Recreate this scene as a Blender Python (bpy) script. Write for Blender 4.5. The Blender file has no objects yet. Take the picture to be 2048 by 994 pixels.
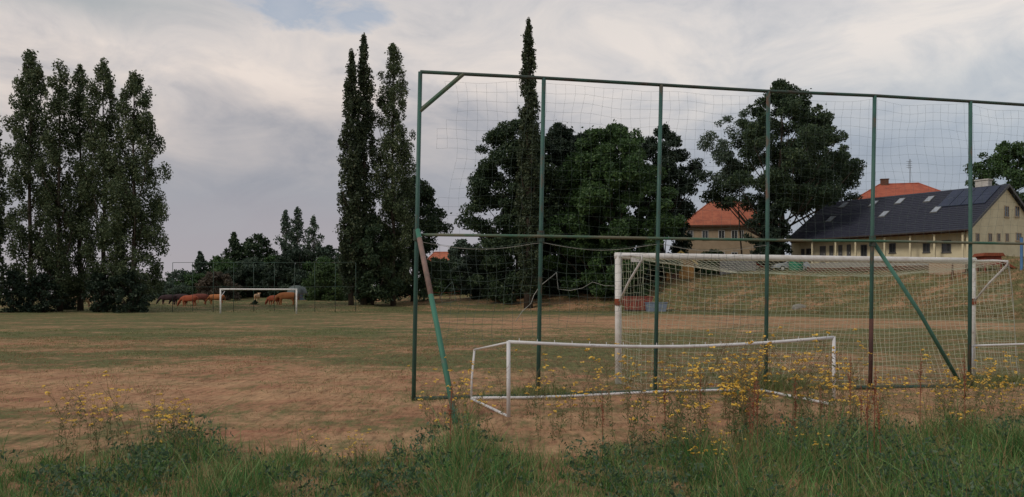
import bpy, bmesh, math, random
import numpy as np
from mathutils import Vector, Matrix

S = bpy.context.scene
C = S.collection
R = math.radians
F = 1706.7; CX = 1024.0; HY = 592.0; EYE = 1.63

# ------------------------------------------------------------------ camera
cam = bpy.data.cameras.new('camera'); camo = bpy.data.objects.new('camera', cam); C.objects.link(camo)
cam.sensor_width = 36; cam.lens = F / 2048 * 36; cam.clip_start = 0.1; cam.clip_end = 5000
cam.shift_y = (HY - 497) / 2048
camo.location = (0, 0, EYE); camo.rotation_euler = (R(90), 0, 0)
S.camera = camo

# ------------------------------------------------------------------ colour management
S.view_settings.view_transform = 'Standard'; S.view_settings.look = 'None'
S.view_settings.gamma = 1; S.view_settings.exposure = 0.0; S.view_settings.use_curve_mapping = False

# ------------------------------------------------------------------ world and sun
SUN_EL, SUN_AZ = 38, -125      # azimuth measured clockwise from +Y (behind, to the left of the camera)
w = bpy.data.worlds.new("World"); S.world = w; w.use_nodes = True
nt = w.node_tree; nt.nodes.clear(); N = nt.nodes; LK = nt.links
def wn(t, **k):
    n = N.new(t)
    for a, b in k.items(): setattr(n, a, b)
    return n
def wmath(op, a, b=None, clamp=False):
    n = wn('ShaderNodeMath', operation=op); n.use_clamp = clamp
    for i, v in enumerate((a, b)):
        if v is None: continue
        if isinstance(v, (int, float)): n.inputs[i].default_value = v
        else: LK.new(v, n.inputs[i])
    return n.outputs[0]
def wmix(f, a, b):
    n = wn('ShaderNodeMix', data_type='RGBA')
    if isinstance(f, (int, float)): n.inputs[0].default_value = f
    else: LK.new(f, n.inputs[0])
    for i, v in ((6, a), (7, b)):
        if isinstance(v, tuple): n.inputs[i].default_value = (*v, 1)
        else: LK.new(v, n.inputs[i])
    return n.outputs[2]
def wramp(f, stops):
    n = wn('ShaderNodeValToRGB'); LK.new(f, n.inputs[0]); e = n.color_ramp.elements
    while len(e) < len(stops): e.new(0.5)
    for el, (p, c) in zip(e, stops): el.position = p; el.color = (*c, 1) if isinstance(c, tuple) else (c, c, c, 1)
    return n.outputs[0]
sky = wn('ShaderNodeTexSky', sky_type='NISHITA'); sky.sun_disc = False
sky.sun_elevation = R(SUN_EL); sky.sun_rotation = R(SUN_AZ); sky.air_density = 1.2; sky.dust_density = 2.0
tc = wn('ShaderNodeTexCoord'); sep = wn('ShaderNodeSeparateXYZ'); LK.new(tc.outputs['Generated'], sep.inputs[0])
dx, dy, dz = sep.outputs
zc = wmath('MAXIMUM', dz, 0.0)
den = wmath('ADD', zc, 0.30)
cmb = wn('ShaderNodeCombineXYZ'); LK.new(dx, cmb.inputs[0]); LK.new(dy, cmb.inputs[1]); LK.new(wmath('MULTIPLY', dz, 2.3), cmb.inputs[2])
def wnoise(scale, detail, rough, off, dist=0.0):
    m = wn('ShaderNodeMapping'); LK.new(cmb.outputs[0], m.inputs[0]); m.inputs[1].default_value = off; m.inputs[3].default_value = scale
    n = wn('ShaderNodeTexNoise'); LK.new(m.outputs[0], n.inputs[0]); n.inputs['Scale'].default_value = 1
    n.inputs['Detail'].default_value = detail; n.inputs['Roughness'].default_value = rough; n.inputs['Distortion'].default_value = dist
    return n.outputs[0]
n1 = wnoise((2.6, 2.6, 2.6), 9, 0.55, (3.1, 1.7, 0), 0.3)
n2 = wnoise((7, 7, 7), 10, 0.6, (7.3, 4.2, 0), 0.6)
n3 = wnoise((0.9, 1.0, 1), 3, 0.5, (1.2, 9.4, 0))
# elevation disturbed by the cloud noise
zz = wmath('ADD', dz, wmath('MULTIPLY', wmath('SUBTRACT', n1, 0.5), 0.20))
zz = wmath('ADD', zz, wmath('MULTIPLY', wmath('SUBTRACT', n2, 0.5), 0.07))
zz = wmath('MULTIPLY', zz, wmath('ADD', 1.0, wmath('MULTIPLY', wmath('SUBTRACT', n3, 0.5), 0.3)))
base_r = wramp(zz, [(0.0, (.43, .395, .41)), (0.05, (.40, .38, .41)), (0.11, (.375, .38, .415)),
                    (0.15, (.44, .43, .45)), (0.20, (.58, .54, .53)), (0.26, (.73, .67, .635)), (0.36, (.62, .60, .60)), (0.8, (.47, .48, .51))])
# right hand side leans bluer and lighter
azm = wmath('MULTIPLY_ADD', dx, 1.6); azm.node.inputs[2].default_value = 0.25; azm.node.use_clamp = True
blue = wramp(zz, [(0.0, (.38, .40, .44)), (0.08, (.355, .40, .46)), (0.175, (.42, .475, .54)), (0.24, (.57, .60, .63)), (0.31, (.73, .71, .70)), (0.8, (.47, .48, .51))])
cl = wmix(azm, base_r, blue)
# darker undersides / lighter puffs
det = wramp(wmath('ADD', wmath('MULTIPLY', n2, 0.6), wmath('MULTIPLY', n1, 0.4)), [(0.38, (.70, .75, .82)), (0.48, (.92, .93, .95)), (0.60, (1.12, 1.08, 1.04))])
mm = wn('ShaderNodeMix', data_type='RGBA', blend_type='MULTIPLY')
detf = wramp(dz, [(0.08, 0.12), (0.22, 1.0)]); LK.new(detf, mm.inputs[0])
LK.new(cl, mm.inputs[6]); LK.new(det, mm.inputs[7])
# gaps with the real sky showing through, upper left
def sq(v, c, w_): return wmath('POWER', wmath('ABSOLUTE', wmath('DIVIDE', wmath('SUBTRACT', v, c), w_)), 2.0)
gg = wmath('SUBTRACT', 1.0, wmath('ADD', sq(dx, -.235, .13), sq(dz, .312, .026)))
gg = wmath('ADD', gg, wmath('ADD', wmath('MULTIPLY', wmath('SUBTRACT', n2, .5), 6.0), wmath('MULTIPLY', wmath('SUBTRACT', n1, .5), 4.0)))
gapm = wramp(wmath('MULTIPLY', gg, .5), [(0.15, 0.0), (0.55, 0.6)])
greyf = wmath('MULTIPLY', wramp(wmath('MULTIPLY', dx, -1.0), [(.27, 0.0), (.46, 1.0)]), wramp(wmath('ADD', dz, wmath('MULTIPLY', wmath('SUBTRACT', n1, .5), .15)), [(.255, 0.0), (.295, 1.0)]))
mg = wn('ShaderNodeMix', data_type='RGBA', blend_type='MIX'); LK.new(greyf, mg.inputs[0]); LK.new(mm.outputs[2], mg.inputs[6]); mg.inputs[7].default_value = (.37, .41, .43, 1); mm = mg
b_cloud = wn('ShaderNodeBackground'); LK.new(mm.outputs[2], b_cloud.inputs[0]); b_cloud.inputs[1].default_value = 1.0
b_sky = wn('ShaderNodeBackground'); LK.new(sky.outputs[0], b_sky.inputs[0]); b_sky.inputs[1].default_value = 0.13
mx = wn('ShaderNodeMixShader'); LK.new(gapm, mx.inputs[0]); LK.new(b_cloud.outputs[0], mx.inputs[1]); LK.new(b_sky.outputs[0], mx.inputs[2])
wo = wn('ShaderNodeOutputWorld'); LK.new(mx.outputs[0], wo.inputs[0])

sl = bpy.data.lights.new('sun', 'SUN'); sl.energy = 1.3; sl.angle = R(14); sl.color = (1.0, 0.90, 0.80)
so = bpy.data.objects.new('sun', sl); C.objects.link(so)
a = R(SUN_AZ); sd = Vector((math.sin(a)*math.cos(R(SUN_EL)), math.cos(a)*math.cos(R(SUN_EL)), math.sin(R(SUN_EL))))
so.rotation_euler = (-sd).to_track_quat('-Z', 'Y').to_euler(); so.location = (-30, -30, 60)

# ------------------------------------------------------------------ materials
MATS = {}
def mat(name, c1, c2=None, scale=3.0, detail=5, rough=0.8, lo=0.4, hi=0.6, metal=0.0, bump=0.0, c3=None, stretch=(1, 1, 1), island=None, transl=0.0, spec=0.3):
    if name in MATS: return MATS[name]
    m = bpy.data.materials.new(name); m.use_nodes = True; t = m.node_tree; n = t.nodes; l = t.links
    p = n['Principled BSDF']; p.inputs['Roughness'].default_value = rough; p.inputs['Metallic'].default_value = metal
    p.inputs['Specular IOR Level'].default_value = spec
    tcn = n.new('ShaderNodeTexCoord'); mp = n.new('ShaderNodeMapping'); l.new(tcn.outputs['Object'], mp.inputs[0]); mp.inputs[3].default_value = stretch
    nz = n.new('ShaderNodeTexNoise'); l.new(mp.outputs[0], nz.inputs[0]); nz.inputs['Scale'].default_value = scale; nz.inputs['Detail'].default_value = detail; nz.inputs['Roughness'].default_value = 0.65
    rp = n.new('ShaderNodeValToRGB'); e = rp.color_ramp.elements
    c2 = c2 or tuple(x*0.8 for x in c1)
    e[0].position = lo; e[0].color = (*c1, 1); e[1].position = hi; e[1].color = (*c2, 1)
    if c3:
        x = e.new(min(1, hi + 0.12)); x.color = (*c3, 1)
    src = nz.outputs[0]
    if island:
        g = n.new('ShaderNodeNewGeometry'); ma = n.new('ShaderNodeMath'); ma.operation = 'MULTIPLY_ADD'
        l.new(g.outputs['Random Per Island'], ma.inputs[0]); ma.inputs[1].default_value = island
        mb = n.new('ShaderNodeMath'); mb.operation = 'MULTIPLY'; l.new(nz.outputs[0], mb.inputs[0]); mb.inputs[1].default_value = 1 - island
        l.new(mb.outputs[0], ma.inputs[2]); src = ma.outputs[0]
    l.new(src, rp.inputs[0]); l.new(rp.outputs[0], p.inputs['Base Color'])
    if bump:
        b = n.new('ShaderNodeBump'); b.inputs['Strength'].default_value = bump; b.inputs['Distance'].default_value = 0.02
        l.new(nz.outputs[0], b.inputs['Height']); l.new(b.outputs[0], p.inputs['Normal'])
    if transl:
        tr = n.new('ShaderNodeBsdfTranslucent'); l.new(rp.outputs[0], tr.inputs[0])
        ms = n.new('ShaderNodeMixShader'); ms.inputs[0].default_value = transl
        l.new(p.outputs[0], ms.inputs[1]); l.new(tr.outputs[0], ms.inputs[2])
        l.new(ms.outputs[0], n['Material Output'].inputs[0])
    MATS[name] = m; return m
def leafmat(name, a, b, c=None): return mat(name, a, b, scale=0.35, lo=0.3, hi=0.62, rough=0.55, island=0.45, c3=c, transl=0.22)

M_green = mat('green_paint', (.05, .125, .10), (.038, .092, .08), 1.6, lo=.4, hi=.56, rough=.5, c3=(.13, .07, .045), stretch=(3, 3, 1))
M_greendk = mat('dark_green_paint', (.035, .085, .065), (.05, .055, .045), 2.5, rough=.6, c3=(.09, .06, .045), stretch=(1, 3, 3))
M_pink = mat('worn_green_primer', (.055, .19, .13), (.05, .16, .11), 1.2, lo=.45, hi=.6, rough=.6, c3=(.2, .13, .11))
M_olive = mat('weathered_rail', (.05, .13, .085), (.15, .145, .10), 1.1, lo=.42, hi=.58, rough=.65)
M_white = mat('dirty_white_paint', (.72, .70, .67), (.60, .56, .52), 5, lo=.45, hi=.66, rough=.5, c3=(.24, .12, .07))
M_white2 = mat('white_tube_paint', (.66, .65, .65), (.55, .52, .50), 6, lo=.5, hi=.68, rough=.5, c3=(.22, .12, .08))
M_rust = mat('rust', (.28, .07, .03), (.16, .05, .03), 8)
M_net = mat('green_net', (.10, .14, .125), (.08, .11, .10), rough=.9)
M_net2 = mat('pale_net', (.56, .54, .42), (.40, .44, .32), 0.6, rough=.9)
M_rope = mat('pale_rope', (.42, .42, .38), (.3, .3, .27), rough=.9)
M_bark = mat('bark', (.075, .055, .04), (.035, .027, .02), 3, stretch=(3, 3, .6), bump=.4)
M_birch = mat('pale_bark', (.30, .27, .23), (.10, .08, .07), 2.5, stretch=(1, 1, 3))
LF_pop = leafmat('poplar_leaves', (0.047, 0.073, 0.035), (0.098, 0.13, 0.06), (0.169, 0.189, 0.098))
LF_lom = leafmat('lombardy_leaves', (0.034, 0.053, 0.03), (0.066, 0.089, 0.043), (0.108, 0.12, 0.062))
LF_broad = leafmat('broad_leaves', (0.027, 0.053, 0.029), (0.055, 0.088, 0.04), (0.09, 0.125, 0.054))
LF_mid = leafmat('mid_green_leaves', (0.034, 0.074, 0.028), (0.067, 0.126, 0.04), (0.108, 0.18, 0.058))
LF_dark = leafmat('dark_leaves', (0.016, 0.033, 0.021), (0.033, 0.053, 0.03), (0.05, 0.075, 0.04))
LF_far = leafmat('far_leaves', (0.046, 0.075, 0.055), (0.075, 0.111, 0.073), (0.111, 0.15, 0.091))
LF_bright = leafmat('bright_leaves', (.038, .075, .026), (.07, .12, .04), (.11, .16, .055))
LF_brown = leafmat('brown_leaves', (.075, .062, .045), (.11, .085, .06), (.14, .11, .07))
LF_airy = leafmat('airy_leaves', (0.06, 0.096, 0.066), (0.102, 0.144, 0.096), (0.156, 0.192, 0.132))

# ------------------------------------------------------------------ object helpers
def tag(o, label=None, cat=None, group=None, kind=None):
    if label: o['label'] = label
    if cat: o['category'] = cat
    if group: o['group'] = group
    if kind: o['kind'] = kind
    return o
def thing(name, label, cat, loc=(0, 0, 0), rz=0, group=None):
    o = bpy.data.objects.new(name, None); C.objects.link(o); o.location = loc; o.rotation_euler = (0, 0, rz)
    o.empty_display_size = 0.3
    return tag(o, label, cat, group)
def link_mesh(name, me, m, parent=None):
    if m is not None:
        for x in (m if isinstance(m, (list, tuple)) else [m]): me.materials.append(x)
    o = bpy.data.objects.new(name, me); C.objects.link(o)
    if parent: o.parent = parent
    return o
def copy_tree(o, parent=None):
    c = o.copy(); C.objects.link(c)
    if parent: c.parent = parent
    for ch in list(o.children): copy_tree(ch, c)
    return c
class MB:
    def __init__(s): s.v = []; s.f = []; s.mi = []; s.m = 0
    def add(s, vs, fs):
        k = len(s.v); s.v += [tuple(v) for v in vs]; s.f += [tuple(i + k for i in f) for f in fs]; s.mi += [s.m] * len(fs); return s
    def box(s, x0, x1, y0, y1, z0, z1):
        return s.add([(x0,y0,z0),(x1,y0,z0),(x1,y1,z0),(x0,y1,z0),(x0,y0,z1),(x1,y0,z1),(x1,y1,z1),(x0,y1,z1)],
                     [(0,3,2,1),(4,5,6,7),(0,1,5,4),(1,2,6,5),(2,3,7,6),(3,0,4,7)])
    def prism(s, poly, y0, y1):      # poly in xz, extruded in y
        n = len(poly); vs = [(x, y0, z) for x, z in poly] + [(x, y1, z) for x, z in poly]
        return s.add(vs, [tuple(range(n)), tuple(range(2*n-1, n-1, -1))] + [(i, i+n, (i+1) % n + n, (i+1) % n) for i in range(n)])
    def prismx(s, poly, x0, x1):     # poly in yz, extruded in x
        n = len(poly); vs = [(x0, y, z) for y, z in poly] + [(x1, y, z) for y, z in poly]
        return s.add(vs, [tuple(range(n-1, -1, -1)), tuple(range(n, 2*n))] + [(i, (i+1) % n, (i+1) % n + n, i+n) for i in range(n)])
    def tube(s, pts, r, n=8, cap=True):
        pts = [Vector(p) for p in pts]; rs = r if isinstance(r, (list, tuple)) else [r] * len(pts)
        rings = []; prev = None
        for i, p in enumerate(pts):
            d = (pts[min(i+1, len(pts)-1)] - pts[max(i-1, 0)])
            d = d.normalized() if d.length > 1e-9 else Vector((0, 0, 1))
            if prev is None:
                u = d.cross(Vector((0, 0, 1)))
                if u.length < 1e-3: u = Vector((1, 0, 0))
            else: u = prev - d * prev.dot(d)
            u.normalize(); prev = u; q = d.cross(u)
            rings.append([p + (u * math.cos(2*math.pi*k/n) + q * math.sin(2*math.pi*k/n)) * rs[i] for k in range(n)])
        vs = [v for rg in rings for v in rg]; fs = []
        for i in range(len(pts)-1):
            for k in range(n): fs.append((i*n+k, i*n+(k+1) % n, (i+1)*n+(k+1) % n, (i+1)*n+k))
        if cap: fs += [tuple(range(n-1, -1, -1)), tuple((len(pts)-1)*n + k for k in range(n))]
        return s.add(vs, fs)
    def build(s, name, m, parent=None, smooth=False):
        me = bpy.data.meshes.new(name); me.from_pydata(s.v, [], s.f)
        if isinstance(m, (list, tuple)): me.polygons.foreach_set('material_index', s.mi)
        me.update()
        bm = bmesh.new(); bm.from_mesh(me); bmesh.ops.recalc_face_normals(bm, faces=bm.faces); bm.to_mesh(me); bm.free()
        if smooth: me.polygons.foreach_set('use_smooth', [True]*len(me.polygons))
        return link_mesh(name, me, m, parent)
def quads_mesh(name, V, m, parent=None, tri=False):   # V: (n,4,3) or (n,3,3)
    n, k = V.shape[0], V.shape[1]
    me = bpy.data.meshes.new(name); me.vertices.add(n*k); me.vertices.foreach_set('co', V.astype(np.float32).ravel())
    me.loops.add(n*k); me.loops.foreach_set('vertex_index', np.arange(n*k, dtype=np.int32))
    me.polygons.add(n); me.polygons.foreach_set('loop_start', np.arange(0, n*k, k, dtype=np.int32))
    me.update(calc_edges=True); me.validate()
    return link_mesh(name, me, m, parent)

# ------------------------------------------------------------------ terrain
ST = [ # screen x, foot Y, crest Y, crest Z, plateau Y, plateau Z
    (-3000, 84, 105, .5, 140, 1.2), (600, 84, 106, .6, 140, 1.3), (850, 90, 108, 1.0, 135, 1.8), (1000, 94, 110, 1.5, 135, 2.5),
    (1250, 93, 108, 3.2, 128, 4.4), (1340, 90, 103, 4.15, 122, 5.0), (1700, 75, 95, 4.25, 103, 5.5), (2048, 62, 80, 4.4, 86, 5.6), (5000, 62, 80, 4.4, 86, 5.6)]
SX = np.array([s[0] for s in ST]); SV = np.array([s[1:] for s in ST], float)
def heights(X, Y):
    X = np.asarray(X, float); Y = np.asarray(Y, float); Ys = np.maximum(Y, 5.0)
    px = CX + X / Ys * F
    yf, yc, zc_, yp, zp = [np.interp(px, SX, SV[:, i]) for i in range(5)]
    s1 = np.clip((Y - yf) / (yc - yf), 0, 1); s1 = s1*s1*(3-2*s1)*0.5 + s1*0.5
    s2 = np.clip((Y - yc) / (yp - yc), 0, 1)
    z = s1*zc_ + s2*(zp - zc_) + np.clip((Y - yp)/300, 0, 1)*1.2
    z = z + 0.02*np.sin(X*.9+1)*np.sin(Y*.7) + 0.015*np.sin(X*2.3+Y*1.1) + s1*0.12*(np.sin(X*.5+Y*.3)+np.sin(X*.9-Y*.8+2))
    return z
def gz(x, y): return float(heights(x, y))
def at(px, py, Y): return Vector(((px-CX)/F*Y, Y, EYE-(py-HY)/F*Y))
def gx(px, Y):
    x = (px-CX)/F*Y; return Vector((x, Y, gz(x, Y)))

def axis(lo, hi, step, far, n):
    core = np.arange(lo, hi+1e-6, step); g = np.geomspace(step, far, n)
    return np.concatenate([lo - g[::-1].cumsum()[::-1]*0 - np.geomspace(step, far, n)[::-1], core, hi + np.geomspace(step, far, n)])
xs = axis(-70, 80, 0.6, 2500, 26); ys = axis(-8, 145, 0.5, 2500, 26)
GX, GY = np.meshgrid(xs, ys); GZ = heights(GX, GY)
nx, ny = len(xs), len(ys)
me = bpy.data.meshes.new('ground'); me.vertices.add(nx*ny)
me.vertices.foreach_set('co', np.stack([GX, GY, GZ], -1).astype(np.float32).ravel())
ii = (np.arange(ny-1)[:, None]*nx + np.arange(nx-1)[None, :]).ravel()
fc = np.stack([ii, ii+1, ii+nx+1, ii+nx], -1).astype(np.int32)
me.loops.add(fc.size); me.loops.foreach_set('vertex_index', fc.ravel())
me.polygons.add(len(fc)); me.polygons.foreach_set('loop_start', np.arange(0, fc.size, 4, dtype=np.int32))
me.update(calc_edges=True); me.polygons.foreach_set('use_smooth', np.ones(len(fc), bool))
# how green (as opposed to dried out) the turf is, by place
pY = np.array([0, 9, 11, 12.5, 15, 18, 20.5, 24, 26.5, 29, 33, 45, 60, 74, 80, 90, 110, 160])
gL = np.array([.5, .4, .35, .10, .02, .12, .6, .85, .45, .3, .8, .62, .75, .75, .9, .75, .7, .8])
gR = np.array([.5, .35, .2, .15, .3, .5, .6, .7, .85, .85, .8, .25, .08, .5, .9, .4, .3, .7])
pxg = CX + GX/np.maximum(GY, 5)*F
wR = np.clip((pxg-600)/500, 0, 1); warp = GY*(1+.06*np.sin(GX*.21+1)+.05*np.sin(GX*.47+GY*.05))
gr = (1-wR)*np.interp(warp, pY, gL) + wR*np.interp(warp, pY, gR); gr = .20+.70*gr
yf_ = np.interp(pxg, SX, SV[:, 0]); onslope = np.clip((GY-yf_)/3, 0, 1)*np.clip((pxg-1200)/120, 0, 1)
gr = gr*(1-onslope) + onslope*.62
strip = np.exp(-((GY-(yf_-7))/5.5)**2)*np.clip((pxg-820)/60, 0, 1); gr = np.clip(gr + strip*.5, 0, 1)
at_ = me.attributes.new('green', 'FLOAT', 'POINT'); at_.data.foreach_set('value', gr.astype(np.float32).ravel())

gm = bpy.data.materials.new('dry_turf'); gm.use_nodes = True; t = gm.node_tree; n = t.nodes; l = t.links; p = n['Principled BSDF']
p.inputs['Roughness'].default_value = .95; p.inputs['Specular IOR Level'].default_value = .1
tcn = n.new('ShaderNodeTexCoord')
def gn(scale, stretch, det, rough=.6):
    mp = n.new('ShaderNodeMapping'); l.new(tcn.outputs['Object'], mp.inputs[0]); mp.inputs[3].default_value = stretch
    z = n.new('ShaderNodeTexNoise'); l.new(mp.outputs[0], z.inputs[0]); z.inputs['Scale'].default_value = scale; z.inputs['Detail'].default_value = det; z.inputs['Roughness'].default_value = rough
    return z.outputs[0]
def gmath(op, a, b, c=None):
    m = n.new('ShaderNodeMath'); m.operation = op
    for i, v in enumerate((a, b, c)):
        if v is None: continue
        if isinstance(v, (int, float)): m.inputs[i].default_value = v
        else: l.new(v, m.inputs[i])
    return m.outputs[0]
def gramp(f, stops):
    r = n.new('ShaderNodeValToRGB'); l.new(f, r.inputs[0]); e = r.color_ramp.elements
    while len(e) < len(stops): e.new(.5)
    for el, (q, c) in zip(e, stops): el.position = q; el.color = (*c, 1) if isinstance(c, tuple) else (c, c, c, 1)
    return r.outputs[0]
att = n.new('ShaderNodeAttribute'); att.attribute_name = 'green'
A = gn(.32, (.6, 1, 1), 8, .66); B = gn(2.0, (.9, .8, 1), 8, .75); D = gn(8, (1, .5, 1), 6, .75); E = gn(.7, (.6, 1, 1), 8, .7); Q = gn(3.5, (1, .22, 1), 6, .8); Q2 = gn(8, (1, .10, 1), 5, .8)
G = gmath('ADD', att.outputs['Fac'], gmath('MULTIPLY', gmath('SUBTRACT', A, .5), 1.9))
G = gmath('ADD', G, gmath('MULTIPLY', gmath('SUBTRACT', B, .5), 2.0))
G = gmath('ADD', G, gmath('MULTIPLY', gmath('SUBTRACT', Q, .5), 1.6))
dry = gramp(E, [(.34, (.35, .165, .10)), (.46, (.40, .22, .125)), (.58, (.45, .275, .155)), (.72, (.31, .205, .11))])
grn = gramp(B, [(.35, (.08, .092, .038)), (.5, (.125, .13, .055)), (.68, (.19, .17, .075))])
mxn = n.new('ShaderNodeMix'); mxn.data_type = 'RGBA'; l.new(gramp(G, [(.28, 0.0), (.72, 1.0)]), mxn.inputs[0]); l.new(dry, mxn.inputs[6]); l.new(grn, mxn.inputs[7])
# fine dead / dark flecks
mx2 = n.new('ShaderNodeMix'); mx2.data_type = 'RGBA'; mx2.blend_type = 'MULTIPLY'; mx2.inputs[0].default_value = 1
l.new(mxn.outputs[2], mx2.inputs[6]); l.new(gramp(gmath('ADD', gmath('MULTIPLY', D, .34), gmath('ADD', gmath('MULTIPLY', Q, .33), gmath('MULTIPLY', Q2, .33))), [(.41, .45), (.48, .90), (.57, 1.22)]), mx2.inputs[7])
l.new(mx2.outputs[2], p.inputs['Base Color'])
bp = n.new('ShaderNodeBump'); bp.inputs['Strength'].default_value = .8; bp.inputs['Distance'].default_value = .05
l.new(gmath('ADD', D, B), bp.inputs['Height']); l.new(bp.outputs[0], p.inputs['Normal'])
go = link_mesh('ground', me, gm); tag(go, 'dried out football pitch turf running to a grassy bank', 'ground', kind='structure')

# ------------------------------------------------------------------ foliage machinery
def leaf_quads(P, size, rng, up=0.35, aspect=.62):
    n_ = len(P); d = rng.normal(size=(n_, 3)); d[:, 2] += up; d /= np.linalg.norm(d, axis=1)[:, None]
    a = rng.normal(size=(n_, 3)); s = np.cross(d, a); s /= np.linalg.norm(s, axis=1)[:, None]
    L = (size*rng.uniform(.6, 1.35, n_))[:, None]
    b = P - d*L*.5; t_ = P + d*L*.5; m1 = P + s*L*aspect*.5; m2 = P - s*L*aspect*.5
    return np.stack([b, m1, t_, m2], 1)
def clump(rng, c, rx, rz, n_):
    v = rng.normal(size=(n_, 3)); v /= np.linalg.norm(v, axis=1)[:, None]
    r = rng.uniform(0, 1, n_)**.45
    v *= r[:, None]; v[:, 0] *= rx; v[:, 1] *= rx; v[:, 2] *= rz
    return v + c
def prof_interp(prof, t_):
    return np.interp(t_, [q[0] for q in prof], [q[1] for q in prof])
PROF = {
 'dome': [(0, .85), (.2, 1), (.42, .95), (.65, .72), (.82, .5), (.94, .3), (1, .12)],
 'poplar': [(0, .5), (.08, .8), (.25, 1), (.5, .97), (.68, .8), (.82, .62), (.92, .45), (.97, .29), (1, .1)],
 'lombardy': [(0, .6), (.1, .95), (.35, 1), (.6, .9), (.8, .62), (.93, .38), (1, .1)],
 'round': [(0, .75), (.15, .92), (.4, 1), (.6, .98), (.78, .86), (.9, .64), (.97, .4), (1, .2)],
 'cone': [(0, .8), (.2, 1), (.5, .75), (.8, .4), (1, .08)],
 'wide': [(0, .5), (.2, .88), (.42, 1), (.65, .9), (.83, .66), (.95, .38), (1, .15)],
}
def tree(name, label, cat, px, Y, py_top, half_px, kind='round', leafm=None, dens=1.0, leaf=.3, bark=None, group=None, skirt=.06,
         seed=1, clr=1.0, trunk_r=.28, flat=1.0, lean=0.0, limbs=True, gap=0.0, zbase=None):
    rng = np.random.default_rng(seed); base = gx(px, Y)
    if zbase is not None: base.z = zbase
    sc = F/Y; H = EYE + (HY-py_top)/sc - base.z; Rm = half_px/sc
    o = thing(name, label, cat, base, 0, group)
    z0 = H*skirt; CH = H - z0; prof = PROF[kind]
    col = kind in ('poplar', 'lombardy')
    cr = (min(Rm*.30, .68) if col else min(Rm*.25, 1.2))*clr
    area = Rm*CH*2
    nc = int(max(10, area/(cr*cr)*(1.0 if col else 1.5)*dens))
    lop = rng.uniform(0, 6.28, 3)
    cs = []; Ps = []
    for i in range(nc):
        t_ = (i+.5)/nc; t_ = t_**.92
        ang = rng.uniform(0, 2*math.pi)
        lob = 1 + (.06 if col else 1)*(.12*math.sin(ang*2+lop[0]+t_*5) + .11*math.sin(ang*3+lop[1]-t_*11) + .10*math.sin(t_*31+lop[2])) + rng.uniform(-.16, .14)
        rr = max(0, prof_interp(prof, t_)*Rm*lob*1.02 - cr*.38)
        rad = rr*(rng.uniform(.0, 1)**(.42 if not col else .52))
        if gap and t_ > .1 and (math.sin(ang*2.0+t_*17+lop[2])+math.sin(t_*29+lop[0]))*(.08 if col else .25)+rng.uniform(0, 1) < gap*1.35: continue
        c = np.array([math.cos(ang)*rad + lean*t_*H, math.sin(ang)*rad*flat, z0 + t_*CH - cr*.25])
        crr = cr*rng.uniform(.6, 1.2)*(0.55+.45*prof_interp(prof, t_))
        rz = crr*(1.7 if kind == 'lombardy' else 1.5 if kind == 'poplar' else .72)
        cs.append((c, crr))
        nl = int(dens*6.8*(crr*crr*3.1)/(leaf*leaf*.5)*rng.uniform(.55, 1.1)*(.75 if col else .8))
        Ps.append(clump(rng, c, crr, rz, max(12, nl)))
    # twigs sticking out of the outline
    P = np.concatenate(Ps)
    k = rng.uniform(size=len(P)) < .06
    P[k] += rng.normal(size=(k.sum(), 3))*min(cr, .9)*.28
    quads_mesh('crown', leaf_quads(P, leaf, rng), leafm, o)
    mb = MB(); n_ = 7; pts = []
    for i in range(n_+1):
        q = i/n_; pts.append((lean*q*H + .12*math.sin(i*1.7+seed)*(0 < i < n_), .1*math.cos(i*2.1+seed), -.3 + (H*.93+.3)*q))
    mb.tube(pts, [trunk_r*(1.25 if i == 0 else 1)*(1-i/n_*.9) for i in range(n_+1)], 7)
    if limbs:
        for c, crr in cs[::max(1, len(cs)//(45 if not col else 30))]:
            zt = max(H*.06, c[2] - (math.hypot(c[0]-lean*c[2], c[1])*(1.9 if col else .8) + .6)); zt = min(zt, H*.85)
            q = zt/H; p0 = Vector((lean*q*H, 0, zt)); p2 = Vector(c); mid = (p0+p2)/2 + Vector((0, 0, -.12*(p2-p0).length)) if not col else (p0+p2)/2 + Vector(((c[0]-p0.x)*.2, c[1]*.2, 0))
            r0 = trunk_r*(1-q*.85)*.38
            mb.tube([p0, mid, p2], [r0, r0*.65, r0*.25], 5)
    mb.build('trunk', bark or M_bark, o, True)
    return o

# left row of poplars at the edge of the pitch
G1 = 'tall poplars in the left row'
tree('poplar_tree', 'dark slender poplar cut off by the left edge of the photo', 'tree', -12, 82, 205, 22, 'lombardy', LF_lom, seed=3, leaf=.3)
tree('poplar_tree', 'tallest leftmost poplar of the row of five, with a forked bushy top', 'tree', 60, 88, 103, 58, 'poplar', LF_pop, seed=11, gap=0.27, leaf=.24, group=G1)
tree('poplar_tree', 'second poplar of the left row, rounded top just lower than its left neighbour', 'tree', 118, 87, 122, 48, 'poplar', LF_pop, seed=12, gap=0.31, leaf=.24, group=G1)
tree('poplar_tree', 'thin middle poplar of the left row with bare trunk showing through gaps', 'tree', 160, 89, 128, 42, 'poplar', LF_pop, seed=13, gap=0.33, leaf=.24, group=G1)
tree('poplar_tree', 'fourth poplar of the left row with a full narrow top', 'tree', 208, 87, 121, 52, 'poplar', LF_pop, seed=14, gap=0.25, leaf=.24, group=G1)
tree('poplar_tree', 'widest rightmost poplar of the left row, bulging towards the cows', 'tree', 268, 86, 148, 68, 'poplar', LF_pop, seed=15, gap=0.23, leaf=.24, group=G1, dens=1.05)
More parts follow.
